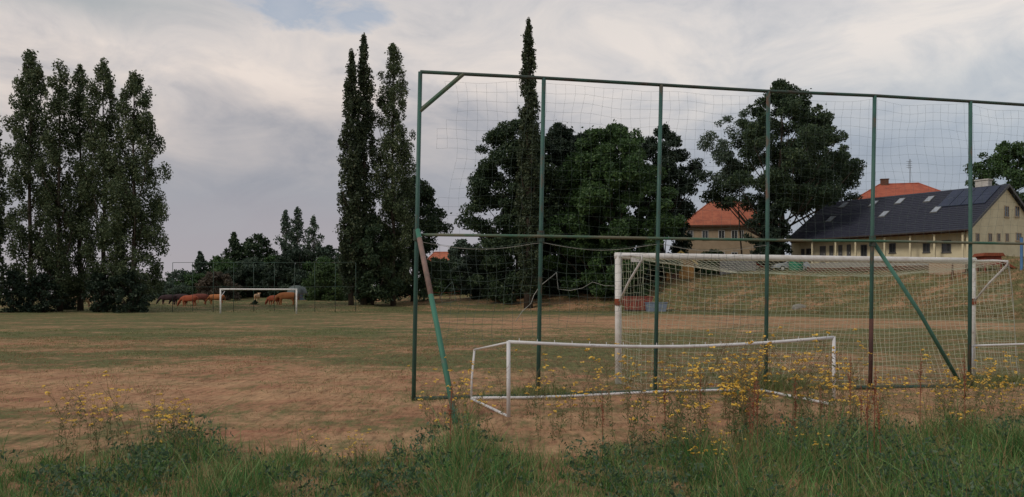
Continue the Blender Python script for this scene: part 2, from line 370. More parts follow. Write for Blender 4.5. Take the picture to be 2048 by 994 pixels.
for i, (px, yy, tp, hp, lb) in enumerate([(25, 84, 540, 34, 'dark shrub at the far left foot of the poplar row'), (88, 85, 548, 34, 'dark shrub filling the foot of the second poplar'),
        (135, 92, 560, 26, 'small shrub between the poplar trunks where cows show'), (205, 85, 545, 34, 'round dark shrub below the fourth poplar'), (262, 84, 540, 42, 'broad low shrub below the rightmost poplar of the row')]):
    tree('shrub', lb, 'shrub', px, yy, tp, hp, 'round', LF_dark, seed=30+i, leaf=.26, dens=.8, trunk_r=.12, skirt=0, group='shrubs under the left poplars')
# the pair of poplars in the middle
tree('lombardy_poplar', 'narrow dark poplar in the middle pair with the tallest thin spire', 'tree', 728, 99, 72, 28, 'lombardy', LF_lom, seed=21, leaf=.3, trunk_r=.35)
tree('lombardy_poplar', 'slightly shorter spire growing against the left side of the middle pair', 'tree', 703, 98, 102, 28, 'lombardy', LF_lom, seed=22, leaf=.3)
tree('poplar_tree', 'looser paler poplar standing on the right of the middle pair', 'tree', 786, 100, 88, 48, 'poplar', LF_pop, seed=23, gap=.12, leaf=.24, dens=.95)
tree('round_tree', 'dark round tree behind the left post of the tall green fence', 'tree', 826, 106, 352, 68, 'round', LF_broad, seed=24, leaf=.32, gap=.05)
tree('shrub', 'dense low growth round the trunks of the middle poplar pair', 'shrub', 742, 99.5, 430, 62, 'round', LF_broad, seed=25, leaf=.3, skirt=.07)
# central group behind the fence
tree('lombardy_poplar', 'very tall thin poplar spire rising above the tree group, highest in the photo', 'tree', 1057, 97, 40, 26, 'lombardy', LF_lom, seed=41, leaf=.28, trunk_r=.45, dens=1.1)
tree('broad_tree', 'big dark round tree behind the tallest poplar spire', 'tree', 1034, 104, 238, 94, 'round', LF_broad, seed=42, leaf=.32, dens=1.1, skirt=.02)
tree('broad_tree', 'dark tree just right of the second fence post, behind its neighbours', 'tree', 1118, 108, 246, 84, 'wide', LF_dark, seed=43, leaf=.32, skirt=.02)
tree('broad_tree', 'small dark treetop filling the gap between the second post tree and the greenest tree', 'tree', 1168, 109, 266, 62, 'round', LF_dark, seed=46, leaf=.32, skirt=.02)
tree('broad_tree', 'greenest broad tree in the middle of the central group', 'tree', 1222, 101, 254, 124, 'round', LF_mid, seed=44, leaf=.34, dens=1.15, skirt=.02)
tree('broad_tree', 'dark tree with jagged right edge, rightmost of the central group', 'tree', 1325, 107, 252, 84, 'wide', LF_dark, seed=45, leaf=.32, skirt=.03, gap=.04)
for i, (px, yy, tp, hp, lb) in enumerate([(975, 112, 500, 55, 'dark shrub at the left foot of the central tree group'), (1060, 110, 505, 55, 'dark shrub below the tallest poplar'),
       (1150, 106, 510, 60, 'dark shrub behind the third bay of the fence'), (1250, 108, 500, 60, 'dark undergrowth behind the left post of the big goal')]):
    tree('shrub', lb, 'shrub', px, yy, tp, hp, 'round', LF_dark, seed=50+i, leaf=.3, trunk_r=.12, skirt=0, group='shrubs below the central trees')
# right hand tree group
tree('broad_tree', 'tall dark tree between the orange roofed house and the long house', 'tree', 1562, 106, 162, 138, 'dome', LF_broad, seed=61, leaf=.29, dens=.98, skirt=.35, gap=.07, trunk_r=.5)
tree('broad_tree', 'dark tree rising behind the left end of the long dark roof', 'tree', 1636, 118, 235, 84, 'dome', LF_broad, seed=62, leaf=.34, skirt=.40, gap=.16, trunk_r=.42)
tree('airy_tree', 'thin pale leaved tree with see-through crown above the orange roof', 'tree', 1482, 109, 222, 74, 'round', LF_airy, seed=63, leaf=.26, skirt=.52, dens=.6, gap=.16, trunk_r=.12, lean=-.02)
tree('broad_tree', 'low dark bushy tree in front of the right end of the orange roofed house', 'tree', 1540, 103, 385, 40, 'round', LF_dark, seed=64, leaf=.3, skirt=.12, trunk_r=.3)
tree('broad_tree', 'round tree behind the white chimney at the right edge', 'tree', 2018, 125, 284, 84, 'round', LF_mid, seed=65, leaf=.36)
# background tree line, left of centre
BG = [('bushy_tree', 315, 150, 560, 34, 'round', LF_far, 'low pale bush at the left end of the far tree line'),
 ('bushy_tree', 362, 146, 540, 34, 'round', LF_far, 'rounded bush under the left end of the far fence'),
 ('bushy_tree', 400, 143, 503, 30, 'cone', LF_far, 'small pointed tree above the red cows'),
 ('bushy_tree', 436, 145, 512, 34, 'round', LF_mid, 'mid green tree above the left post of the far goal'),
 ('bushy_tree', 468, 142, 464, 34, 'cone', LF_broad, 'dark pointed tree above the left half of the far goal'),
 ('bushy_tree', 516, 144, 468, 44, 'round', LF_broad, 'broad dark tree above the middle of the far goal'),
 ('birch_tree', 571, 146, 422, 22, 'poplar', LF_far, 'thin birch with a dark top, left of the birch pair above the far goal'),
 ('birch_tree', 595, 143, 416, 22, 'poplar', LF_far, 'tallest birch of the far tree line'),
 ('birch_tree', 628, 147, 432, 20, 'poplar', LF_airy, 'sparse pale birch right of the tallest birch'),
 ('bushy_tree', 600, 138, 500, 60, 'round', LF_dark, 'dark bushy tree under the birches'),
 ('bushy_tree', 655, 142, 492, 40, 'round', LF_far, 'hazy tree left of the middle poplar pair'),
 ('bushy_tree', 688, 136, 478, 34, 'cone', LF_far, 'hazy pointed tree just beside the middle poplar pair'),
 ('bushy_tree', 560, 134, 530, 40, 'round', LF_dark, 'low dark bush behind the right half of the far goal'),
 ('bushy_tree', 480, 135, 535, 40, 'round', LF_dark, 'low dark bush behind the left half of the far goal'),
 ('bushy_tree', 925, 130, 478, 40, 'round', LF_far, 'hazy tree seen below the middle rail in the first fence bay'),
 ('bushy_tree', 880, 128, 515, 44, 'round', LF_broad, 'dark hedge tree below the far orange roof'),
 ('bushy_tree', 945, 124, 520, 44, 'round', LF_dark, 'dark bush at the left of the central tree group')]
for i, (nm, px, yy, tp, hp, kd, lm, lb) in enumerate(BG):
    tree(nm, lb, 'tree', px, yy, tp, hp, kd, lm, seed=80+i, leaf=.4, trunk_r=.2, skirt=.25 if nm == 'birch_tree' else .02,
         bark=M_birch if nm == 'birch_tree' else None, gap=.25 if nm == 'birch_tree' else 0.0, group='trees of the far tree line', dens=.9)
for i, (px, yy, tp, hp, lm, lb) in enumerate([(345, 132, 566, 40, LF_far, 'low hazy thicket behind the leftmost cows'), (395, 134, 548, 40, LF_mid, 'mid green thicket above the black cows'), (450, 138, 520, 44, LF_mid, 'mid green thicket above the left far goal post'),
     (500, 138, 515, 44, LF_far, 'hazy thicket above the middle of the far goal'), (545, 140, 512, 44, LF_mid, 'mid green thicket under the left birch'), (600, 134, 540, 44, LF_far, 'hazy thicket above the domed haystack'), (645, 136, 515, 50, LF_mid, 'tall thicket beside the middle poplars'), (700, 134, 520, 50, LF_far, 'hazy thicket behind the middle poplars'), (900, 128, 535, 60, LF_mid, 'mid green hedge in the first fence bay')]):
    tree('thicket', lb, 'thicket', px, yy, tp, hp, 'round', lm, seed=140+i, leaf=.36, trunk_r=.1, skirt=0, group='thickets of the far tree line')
tree('shrub', 'brownish shrub behind the cows left of the far goal', 'shrub', 436, 125, 545, 42, 'round', LF_brown, seed=110, leaf=.3, skirt=0, trunk_r=.1)
tree('shrub', 'bright green bush between the far goal and the middle poplars', 'shrub', 655, 118, 528, 48, 'round', LF_bright, seed=111, leaf=.3, skirt=0, trunk_r=.1)
tree('shrub', 'tiny dark bush standing in the mouth of the far goal', 'shrub', 510, 104, 600, 9, 'cone', LF_dark, seed=112, leaf=.16, skirt=0, trunk_r=.06)
tree('shrub', 'green bush in front of the orange roofed house', 'shrub', 1425, 106, 500, 34, 'round', LF_bright, seed=113, leaf=.3, skirt=0, trunk_r=.1)
tree('shrub', 'low dark bush left of the wooden shed', 'shrub', 1310, 104, 505, 34, 'round', LF_dark, seed=114, leaf=.3, skirt=0, trunk_r=.1)
tree('shrub', 'low hedge bush in front of the grey plank fence', 'shrub', 1415, 105, 520, 34, 'round', LF_mid, seed=115, leaf=.26, skirt=0, trunk_r=.1)
# far wood along the horizon
rng = np.random.default_rng(5); Ps = []
for X in np.arange(-190, 190, 2.2):
    Y = 200 + rng.uniform(-12, 12); hh = rng.uniform(2.2, 4.2); Ps.append(clump(rng, np.array([X, Y, gz(X, Y)+hh*.45]), 2.6, hh*.6, 170))
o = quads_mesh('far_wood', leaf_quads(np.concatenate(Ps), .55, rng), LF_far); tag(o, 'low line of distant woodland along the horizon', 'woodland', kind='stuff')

# ------------------------------------------------------------------ buildings
M_cream = mat('cream_render', (.68, .61, .42), (.60, .53, .36), .8, rough=.9)
M_slate = mat('dark_slate', (.022, .025, .042), (.034, .037, .055), 1.5, rough=.6, stretch=(1, 1, 6), bump=.2)
M_solar = mat('solar_glass', (.02, .03, .06), (.03, .04, .075), .6, rough=.5, spec=.25)
M_glass = mat('window_glass', (.03, .035, .04), (.05, .055, .06), 1, rough=.15, spec=.6)
M_sky = mat('skylight_glass', (.30, .33, .37), (.22, .25, .29), 1, rough=.12, spec=.8)
M_frame = mat('grey_frame', (.12, .12, .12), (.09, .09, .09))
M_wframe = mat('white_frame', (.6, .6, .58), (.5, .5, .48))
M_brown = mat('brown_timber', (.16, .075, .045), (.10, .05, .035), 3, stretch=(1, 4, 4))
M_redtile = mat('red_tile', (.42, .12, .07), (.34, .09, .055), 1.2, rough=.85, bump=.2, c3=(.26, .09, .06))
M_orgtile = mat('orange_tile', (.46, .15, .085), (.36, .11, .065), 1.2, rough=.85, bump=.2, c3=(.28, .1, .07))
M_tan = mat('tan_render', (.46, .36, .25), (.40, .31, .21), .9, rough=.9)
M_chim = mat('white_chimney', (.55, .53, .5), (.45, .43, .4))
M_concrete = mat('concrete', (.35, .33, .3), (.27, .26, .24), 4)
M_orange = mat('orange_boards', (.46, .26, .09), (.38, .2, .07), 2, stretch=(8, 8, 1))
M_yellow = mat('yellow_trim', (.55, .40, .14), (.45, .32, .1))
M_greybd = mat('grey_boards', (.30, .29, .29), (.2, .19, .19), 2, stretch=(6, 6, 1))

def window(parent, x0, x1, z0, z1, y, fm=None, gm_=None, axis_='y', sgn=-1, depth=.12, fr=.09):
    """a framed window proud of a wall; axis_='y' lies in the xz plane at y (facing sgn*y)"""
    mb = MB(); pb = MB()
    def bx(m, a0, a1, b0, b1, d0, d1):
        d0, d1 = sorted((d0, d1))
        m.box(a0, a1, d0, d1, b0, b1) if axis_ == 'y' else m.box(d0, d1, a0, a1, b0, b1)
    f = sgn*.05
    bx(mb, x0, x0+fr, z0, z1, y, y+f); bx(mb, x1-fr, x1, z0, z1, y, y+f); bx(mb, x0+fr, x1-fr, z0, z0+fr, y, y+f); bx(mb, x0+fr, x1-fr, z1-fr, z1, y, y+f)
    xm = (x0+x1)/2; bx(mb, xm-.03, xm+.03, z0+fr, z1-fr, y+sgn*.012, y+sgn*.045)
    bx(mb, x0-.06, x1+.06, z0-.07, z0-.003, y, y+sgn*.12)
    fo = mb.build('window', fm or M_frame, parent)
    bx(pb, x0+fr, x1-fr, z0+fr, z1-fr, y+sgn*.004, y+sgn*.012); pb.build('pane', gm_ or M_glass, fo)
    return fo

# --- long cream house with the dark roof
HL = 21.8; HW = 16.3; EZ = 3.04; RZ = 8.0
ho = thing('long_house', 'long cream house with dark slate roof, skylights and solar panels on the bank at right', 'house', (34.5, 105.9, 5.6), R(-55))
HM = Matrix.Translation((34.5, 105.9, 5.6)) @ Matrix.Rotation(R(-55), 4, 'Z'); HI = HM.inverted()
def hit_local(px, py, p0, nrm):      # ray through a photo point onto a plane of the house, in house coordinates
    o_ = HI @ Vector((0, 0, EYE)); d_ = (HI.to_3x3() @ Vector(((px-CX)/F, 1, -(py-HY)/F)))
    k_ = (Vector(p0)-o_).dot(Vector(nrm))/d_.dot(Vector(nrm)); return o_ + d_*k_
w_ = MB(); w_.box(.3, HL-.3, 1.5, 1.75, -1.6, EZ+.9); w_.box(.3, HL-.3, HW-.3, HW-.05, -1.6, EZ)
for x0 in (.05, HL-.3):
    w_.prismx([(.3, -1.6), (HW-.05, -1.6), (HW-.05, EZ+.0), (HW/2, RZ-.12), (.3, EZ+.1)], x0, x0+.25)
w_.build('wall', M_cream, ho)
rf = MB(); sl_ = (RZ-EZ)/(HW/2); ov = .45
for sg in (0, 1):
    y0, y1 = (-ov, HW/2) if sg == 0 else (HW+ov, HW/2)
    z0 = EZ-ov*sl_; rf.prismx([(y0, z0), (y1, RZ), (y1, RZ+.18), (y0, z0+.18)] if sg == 0 else [(y1, RZ), (y0, z0), (y0, z0+.18), (y1, RZ+.18)], -.35, HL+.35)
roof = rf.build('roof', M_slate, ho)
tl = MB()
for k in range(1, 22):                                    # courses of slates
    y = -ov + (HW/2+ov)*k/22; z = EZ-ov*sl_+.18 + (y+ov)*sl_
    tl.box(-.36, HL+.36, y-.03, y+.03, z-.02, z+.035)
tl.build('roof_courses', M_slate, roof)
gt = MB(); gt.tube([(-.4, -ov-.08, EZ-ov*sl_+.05), (HL+.4, -ov-.08, EZ-ov*sl_+.05)], .08, 8); gt.build('gutter', mat('dark_gutter', (.06, .045, .04), (.05, .04, .035)), roof)
dp = MB(); dp.box(HL+.33, HL+.40, -ov, HW/2, 0, 0) if False else None
fb = MB(); fb.box(.1, HL-.1, -.1, .12, EZ-.42, EZ-.22); fb.box(.1, HL-.1, .12, 1.48, EZ-.28, EZ-.24); fb.build('veranda_beam', M_brown, ho)
for x in (.3, 3.2, 6.4, 9.0, 12.6, 15.6, 18.3, 21.3):
    b_ = MB(); b_.box(x-.09, x+.09, -.06, .1, -1.4, EZ-.43); b_.build('post', M_cream, ho)
dk = MB(); dk.box(.1, HL-.1, -.5, 1.48, -1.5, -.05); dk.build('terrace', M_concrete, ho)
roof_n = Vector((0, -sl_, 1)).normalized()
def on_roof(px, py): return hit_local(px, py, (0, 0, EZ+.18), roof_n)
def roof_rect(parent, name, x0, x1, ya, yb, h_, m, lift=.0):
    mb = MB(); z = lambda y: EZ+.18+y*sl_+lift
    mb.prismx([(ya, z(ya)), (yb, z(yb)), (yb, z(yb)+h_), (ya, z(ya)+h_)], x0, x1); return mb.build(name, m, parent)
for (px, py) in [(1687, 411), (1661, 439), (1747, 408), (1768, 429), (1800, 403), (1858, 399), (1903, 395), (1872, 420)]:
    q = on_roof(px, py); s_ = roof_rect(roof, 'skylight', q.x-.42, q.x+.42, q.y-.62, q.y+.62, .09, M_frame)
    roof_rect(s_, 'pane', q.x-.33, q.x+.33, q.y-.52, q.y+.52, .012, M_sky, .092)
pa = on_roof(1896, 413); pb_ = on_roof(1987, 380)
x0, x1 = HL-5.6, HL-.35; ya, yb = pa.y-.1, HW/2-.35
for i in range(4):
    for j in range(2):
        xa = x0+(x1-x0)*i/4+.03; xb = x0+(x1-x0)*(i+1)/4-.03; yA = ya+(yb-ya)*j/2+.03; yB = ya+(yb-ya)*(j+1)/2-.03
        roof_rect(roof, 'solar_panel', xa, xb, yA, yB, .06, M_solar, .06)
ch = MB(); ch.box(HL-3.6, HL-2.2, HW/2+.6, HW/2+1.5, RZ-.8, RZ+.95); ch.box(HL-3.7, HL-2.1, HW/2+.5, HW/2+1.6, RZ+.95, RZ+1.08); ch.build('chimney', M_chim, roof)
for (px, wd, z0, z1, nm) in [(1606, .5, .7, 1.9, 'w'), (1619, .9, 1.2, 1.9, 'w'), (1646, .8, 0, 2.1, 'd'), (1663, .5, 0, 2.1, 'd'), (1681, .5, 0, 2.1, 'd'), (1698, .5, 0, 2.1, 'd'), (1728, .8, .3, 2.0, 'w'), (1785, .8, .9, 2.0, 'w'), (1853, .8, .8, 2.0, 'w'), (1893, 1.0, .7, 2.0, 'w')]:
    q = hit_local(px, 490, (0, 1.5, 0), (0, 1, 0))
    if nm == 'w': window(ho, q.x-wd/2, q.x+wd/2, z0, z1, 1.5)
    else:
        d_ = MB(); d_.box(q.x-wd/2, q.x+wd/2, 1.42, 1.5, z0, z1); d_ = d_.build('door', M_frame, ho)
        h_ = MB(); h_.tube([(q.x+wd*.3, 1.38, 1.0), (q.x+wd*.3, 1.38, 1.2)], .02, 6); h_.build('handle', M_wframe, d_)
for (px, py, wd, ht) in [(2013, 423, 1.05, 1.25), (2034, 423, 1.05, 1.25), (1955, 475, .8, .95), (1980, 475, .8, .95), (1997, 475, .75, .95), (2014, 475, .75, .95), (2037, 474, 1.3, .95)]:
    q = hit_local(px, py, (HL-.05, 0, 0), (1, 0, 0)); window(ho, q.y-wd/2, q.y+wd/2, q.z-ht/2, q.z+ht/2, HL-.05, axis_='x', sgn=1, fm=M_tan)
vb = MB()
for ya_, za_, yb_, zb_ in ((-ov, EZ-ov*sl_, HW/2, RZ), (HW+ov, EZ-ov*sl_, HW/2, RZ)):
    vb.prismx([(ya_, za_-.12), (yb_, zb_-.12), (yb_, zb_+.19), (ya_, za_+.19)] if ya_ < yb_ else [(yb_, zb_-.12), (ya_, za_-.12), (ya_, za_+.19), (yb_, zb_+.19)], HL+.35, HL+.40)
vb.build('verge_board', M_frame, roof)

# --- hipped roof houses
def hip_house(name, label, loc, rz, L_, W_, eave, ridge, wm, rm, hip=.5, wins=(), chims=(), antenna=None, down=1.5):
    o = thing(name, label, 'house', loc, rz)
    b = MB(); b.box(0, L_, 0, .25, -down, eave); b.box(0, L_, W_-.25, W_, -down, eave); b.box(0, .25, .25, W_-.25, -down, eave); b.box(L_-.25, L_, .25, W_-.25, -down, eave); b.build('wall', wm, o)
    e = .5; hx = W_*hip; v = [(-e, -e, eave-.05), (L_+e, -e, eave-.05), (L_+e, W_+e, eave-.05), (-e, W_+e, eave-.05), (hx, W_/2, ridge), (L_-hx, W_/2, ridge)]
    r_ = MB(); r_.add(v, [(0, 1, 5, 4), (1, 2, 5), (2, 3, 4, 5), (3, 0, 4), (3, 2, 1, 0)]); r_ = r_.build('roof', rm, o)
    rc = MB(); rc.tube([v[4], v[5]], .12, 6)
    for a_, b_ in ((0, 4), (3, 4), (1, 5), (2, 5)): rc.tube([v[a_], v[b_]], .1, 6)
    rc.build('ridge_tiles', rm, r_)
    ev = MB(); ev.box(-e-.05, L_+e+.05, -e-.09, -e-.02, eave-.25, eave-.02); ev.box(-.5, L_+.5, -e, -.003, eave-.24, eave-.08); ev.build('eave_board', M_brown, r_)
    for (x, z, ww, hh) in wins: window(o, x-ww/2, x+ww/2, z, z+hh, 0, M_wframe)
    for (x, y, zt) in chims:
        c = MB(); c.box(x-.55, x+.55, y-.35, y+.35, ridge-1.2, zt); c.box(x-.62, x+.62, y-.42, y+.42, zt, zt+.12); c.build('chimney', M_brown, r_)
    if antenna:
        x, y, z0, z1 = antenna; m = MB(); m.tube([(x, y, z0), (x, y, z1)], .05, 6)
        for k in range(4): m.tube([(x-.5, y, z1-.35-k*.3), (x+.3, y, z1-.35-k*.3)], .025, 5)
        m.tube([(x-.2, y, z1-.3), (x-.2, y, z1-1.5)], .02, 5); m.build('antenna', M_frame, o)
    return o
pt = at(1366, 530, 122)
hip_house('red_roofed_house', 'two storey tan house with orange hipped roof left of the long house', (pt.x, 122, 5.0), R(-6), 13.0, 9.0, 6.75, 10.6, M_tan, M_orgtile, .5,
   wins=[(1.0, 4.7, .9, 1.3), (3.1, 4.7, .9, 1.3), (5.4, 4.7, .9, 1.3), (7.2, 4.7, .9, 1.3), (7.2, 1.6, .9, 1.3), (8.2, 4.7, .6, 1.3), (5.4, 1.6, .9, 1.3), (11.0, 1.6, .9, 1.3)])
pt = at(1722, 400, 122)
hip_house('red_roofed_house', 'house showing only its red hipped roof above the long dark roof', (pt.x-1.5, 126, 6.0), R(-14), 18.5, 12.5, 8.4, 12.7, M_tan, M_redtile, .52,
   chims=[(7.2, 6.3, 13.4)], antenna=(10.8, 6.3, 12.2, 16.4))
pt = at(846, 560, 165)
hip_house('far_house', 'distant house whose orange roof shows just below the middle fence rail', (pt.x, 165, 2.0), R(3), 8, 7, 5.5, 8.3, M_tan, M_orgtile, .3)

# --- wooden shed
pt = gx(1333, 100)
o = thing('shed', 'orange wooden shed with yellow trimmed gable behind the big goal', 'shed', (pt.x, 100, pt.z-.2), R(-4))
b = MB(); b.prism([(0, -.4), (3.2, -.4), (3.2, 2.3), (1.6, 3.5), (0, 2.3)], 0, 3.2)
for k in range(16): b.box(.02+k*.2, .17+k*.2, -.02, -.003, -.3, 2.25)
b.build('wall', M_orange, o)
b = MB(); b.prism([(-.35, 2.12), (1.6, 3.58), (3.55, 2.12), (3.55, 2.24), (1.6, 3.72), (-.35, 2.24)], -.5, 3.6); r_ = b.build('roof', M_brown, o)
b = MB(); b.prism([(-.38, 2.0), (1.6, 3.5), (3.58, 2.0), (3.58, 2.26), (1.6, 3.76), (-.38, 2.26)], -.56, -.503); b.build('verge_board', M_yellow, r_)
b = MB(); b.box(.5, 1.4, -.05, -.022, 0, 1.9); d_ = b.build('door', M_brown, o); b = MB(); b.box(1.25, 1.3, -.09, -.05, .9, 1.1); b.build('handle', M_frame, d_)
# --- grey plank fence beside it
def board_fence(name, label, x0, x1, Y0, Y1, h_, m, n_, zo=0.0):
    a_ = Vector(((x0-CX)/F*Y0, Y0, 0)); b_ = Vector(((x1-CX)/F*Y1, Y1, 0)); d_ = b_-a_; Lh = d_.length
    o = thing(name, label, 'fence', (a_.x, a_.y, 0), math.atan2(d_.y, d_.x)); mb = MB()
    w2 = Lh/n_
    for k in range(n_):
        q = a_ + d_*((k+.5)/n_); z = gz(q.x, q.y)+zo; mb.box(k*w2, k*w2+w2*.9, -.02, .02, z-.3, z+h_*(1+.03*math.sin(k*1.7)))
    mb.build('boards', m, o)
    for k in range(0, 5):
        q = a_+d_*(k/4); z = gz(q.x, q.y)+zo; p_ = MB(); p_.box(k*Lh/4-.06, k*Lh/4+.06, .025, .14, z-.4, z+h_*.95); p_.build('post', M_brown, o)
    return o
board_fence('plank_fence', 'grey upright plank fence below the orange roofed house', 1440, 1512, 103, 103, 1.9, M_greybd, 30)
board_fence('board_fence', 'pale low board fence in front of the long house', 1858, 1930, 84.5, 81.5, 1.1, mat('pale_boards', (.46, .34, .24), (.38, .27, .19), 2, stretch=(6, 6, 1)), 24, .3)
# low timber retaining edge along the top of the bank
o = thing('retaining_wall', 'low reddish timber retaining wall along the top of the bank', 'wall', (0, 0, 0)); mb = MB()
pts = [gx(px, Y) for px, Y in ((1615, 98.3), (1700, 95.8), (1790, 92), (1880, 87.5), (1962, 83.6))]
for a_, b_ in zip(pts[:-1], pts[1:]):
    for lay in range(2):
        mb.tube([a_+Vector((0, .05*lay, .15+.26*lay)), b_+Vector((0, .05*lay, .15+.26*lay))], .14, 6)
mb.build('timbers', M_brown, o)
for k, p_ in enumerate(pts):
    b = MB(); b.box(p_.x-.1, p_.x+.1, p_.y-.25, p_.y-.1, p_.z-.3, p_.z+.65); b.build('post', M_brown, o)

# --- car and bin on the bank
def car(label, loc, rz, paint):
    o = thing('parked_car', label, 'car', loc, rz)
    b = MB(); prof = [(0, .35), (.05, .72), (.35, .88), (1.1, .95), (1.85, 1.42), (3.15, 1.44), (3.95, 1.0), (4.15, .85), (4.2, .35)]
    b.prism(prof, -.85, .85); bo = b.build('body', paint, o)
    mod = bo.modifiers.new('bevel', 'BEVEL'); mod.width = .07; mod.segments = 2
    for s in (-1, 1):
        y = .853*s
        for q in ([(1.32, .98), (1.92, 1.34), (2.4, 1.36), (2.4, .98)], [(2.48, .98), (2.48, 1.36), (3.1, 1.36), (3.6, 1.0)]):
            g = MB(); g.prism(q, min(y, y+s*.012), max(y, y+s*.012)); g.build('side_window', M_glass, o)
        g = MB(); g.box(.02, .14, s*.55-.16, s*.55+.16, .62, .76); g.build('headlight', M_wframe, o)
    g = MB(); g.add([(1.14, -.7, 1.0), (1.14, .7, 1.0), (1.8, .62, 1.42), (1.8, -.62, 1.42)], [(0, 1, 2, 3)]); g.add([(1.10, -.7, 1.0), (1.10, .7, 1.0), (1.76, .62, 1.42), (1.76, -.62, 1.42)], [(0, 3, 2, 1)]); g.build('windscreen', M_glass, o)
    for x in (.85, 3.3):
        for s in (-1, 1):
            t_ = MB(); t_.tube([(x, s*.68, .32), (x, s*.87, .32)], .32, 16); wh = t_.build('wheel', mat('tyre', (.02, .02, .02), (.03, .03, .03)), o)
            t_ = MB(); t_.tube([(x, s*.871, .32), (x, s*.885, .32)], .19, 12); t_.build('rim', M_wframe, wh)
    return o
pt = gx(1546, 101.5); car('silver hatchback parked on the bank behind the green bin', (pt.x, pt.y, pt.z+.1), R(2), mat('silver_paint', (.42, .45, .48), (.38, .41, .44), rough=.35, metal=.3))
pt = gx(1522, 110); car('red car half hidden behind the dark bushy tree', (pt.x-4, pt.y, pt.z+.1), R(5), mat('red_paint', (.34, .05, .04), (.28, .04, .03), rough=.35))
pt = gx(1592, 99.6)
o = thing('recycling_bin', 'green bell shaped bin standing in front of the silver car', 'bin', (pt.x, pt.y, pt.z))
M_gbin = mat('green_plastic', (.02, .22, .12), (.02, .17, .1), rough=.45)
b = MB(); b.tube([(0, 0, -.1), (0, 0, .15), (0, 0, 1.0), (0, 0, 1.35), (0, 0, 1.55), (0, 0, 1.62)], [.72, .8, .82, .7, .42, .12], 20); b.build('body', M_gbin, o, True)
b = MB(); b.box(-.25, .25, -.86, -.76, .95, 1.12); b.build('slot', M_frame, o)
b = MB(); b.tube([(-.12, 0, 1.58), (-.12, 0, 1.78), (.12, 0, 1.78), (.12, 0, 1.58)], .03, 6); b.build('handle', M_frame, o)

# --- skip and trough at the foot of the bank
pt = gx(1244, 91)
o = thing('skip', 'rusty red skip behind the left post of the big goal', 'skip', (pt.x, pt.y, pt.z))
M_skip = mat('rusty_red', (.30, .07, .045), (.20, .06, .045), 2.5, rough=.7)
b = MB(); b.prism([(.5, .12), (2.9, .12), (3.35, 1.5), (.0, 1.5)], 0, 1.7); b.build('tub', M_skip, o)
b = MB(); b.box(-.06, 3.41, -.06, 1.76, 1.5, 1.6); b.build('rim', M_skip, o)
for x in (.7, 1.6, 2.5):
    b = MB(); b.box(x-.05, x+.05, -.07, -.003, .15, 1.5); b.build('rib', M_skip, o)
b = MB(); b.box(.5, 2.9, .1, 1.6, -.05, .12); b.build('skid', M_frame, o)
pt = gx(1293, 89.5)
o = thing('water_trough', 'blue grey trough standing at the right end of the rusty skip', 'trough', (pt.x, pt.y, pt.z))
M_tr = mat('blue_grey_plastic', (.20, .24, .30), (.16, .19, .24), 2)
b = MB(); b.prism([(.12, 0), (2.05, 0), (2.2, .92), (0, .92)], 0, 1.1); b.build('tub', M_tr, o)
b = MB(); b.box(-.05, 2.25, -.05, 1.15, .92, 1.0); b.build('rim', M_tr, o)
pt = gx(1597, 82)
o = thing('concrete_block', 'small pale concrete lump lying low on the bank', 'block', (pt.x, pt.y, pt.z))
b = MB(); b.prism([(-.6, -.2), (.7, -.2), (.6, .28), (.1, .42), (-.45, .3)], -.3, .3); b.build('block', M_concrete, o)

# --- playground at the right
pt = gx(1968, 80)
o = thing('play_tower', 'dark red wooden play tower with a slide at the right edge', 'playground', (pt.x, pt.y, pt.z))
M_play = mat('dark_red_wood', (.26, .055, .035), (.18, .045, .03), 2)
b = MB(); b.box(.1, 1.7, .1, 1.6, .7, 1.5); b.build('deck_box', M_play, o)
b = MB(); b.prism([(-.15, 1.5), (1.95, 1.5), (1.75, 1.8), (.05, 1.8)], -.1, 1.8); b.build('roof', M_rust, o)
for x in (.1, 1.6):
    for y in (.1, 1.5):
        b = MB(); b.box(x-.006, x+.12, y-.006, y+.12, -.3, .7); b.build('post', M_play, o)
b = MB(); b.prism([(1.7, 1.0), (3.9, -.05), (3.9, .1), (1.7, 1.3)], .4, 1.1); b.build('slide', M_rust, o)
pt = gx(1905, 80.5)
o = thing('swing_frame', 'small wooden swing frame left of the play tower', 'swing', (pt.x, pt.y, pt.z))
for x in (0, 2.4):
    for s in (-.5, .5):
        b = MB(); b.tube([(x+s*.7, s, -.1), (x, 0, 1.75)], .05, 6); b.build('leg', M_brown, o)
b = MB(); b.tube([(-.1, 0, 1.78), (2.5, 0, 1.78)], .05, 6); b.build('beam', M_brown, o)
b = MB(); b.tube([(1.0, 0, 1.75), (1.0, 0, .55)], .015, 5); b.tube([(1.45, 0, 1.75), (1.45, 0, .55)], .015, 5); b.box(.95, 1.5, -.1, .1, .5, .55); b.build('seat', M_frame, o)
pt = gx(2043, 77)
o = thing('blue_post', 'tall blue pole at the very right edge of the photo', 'post', (pt.x, pt.y, pt.z))
b = MB(); b.tube([(0, 0, -.3), (0, 0, 2.9)], .12, 10); b.build('pole', mat('blue_paint', (.10, .22, .42), (.08, .18, .36)), o)
b = MB(); b.tube([(0, 0, 2.9), (0, 0, 3.0)], [.14, .05], 10); b.build('cap', M_frame, o)

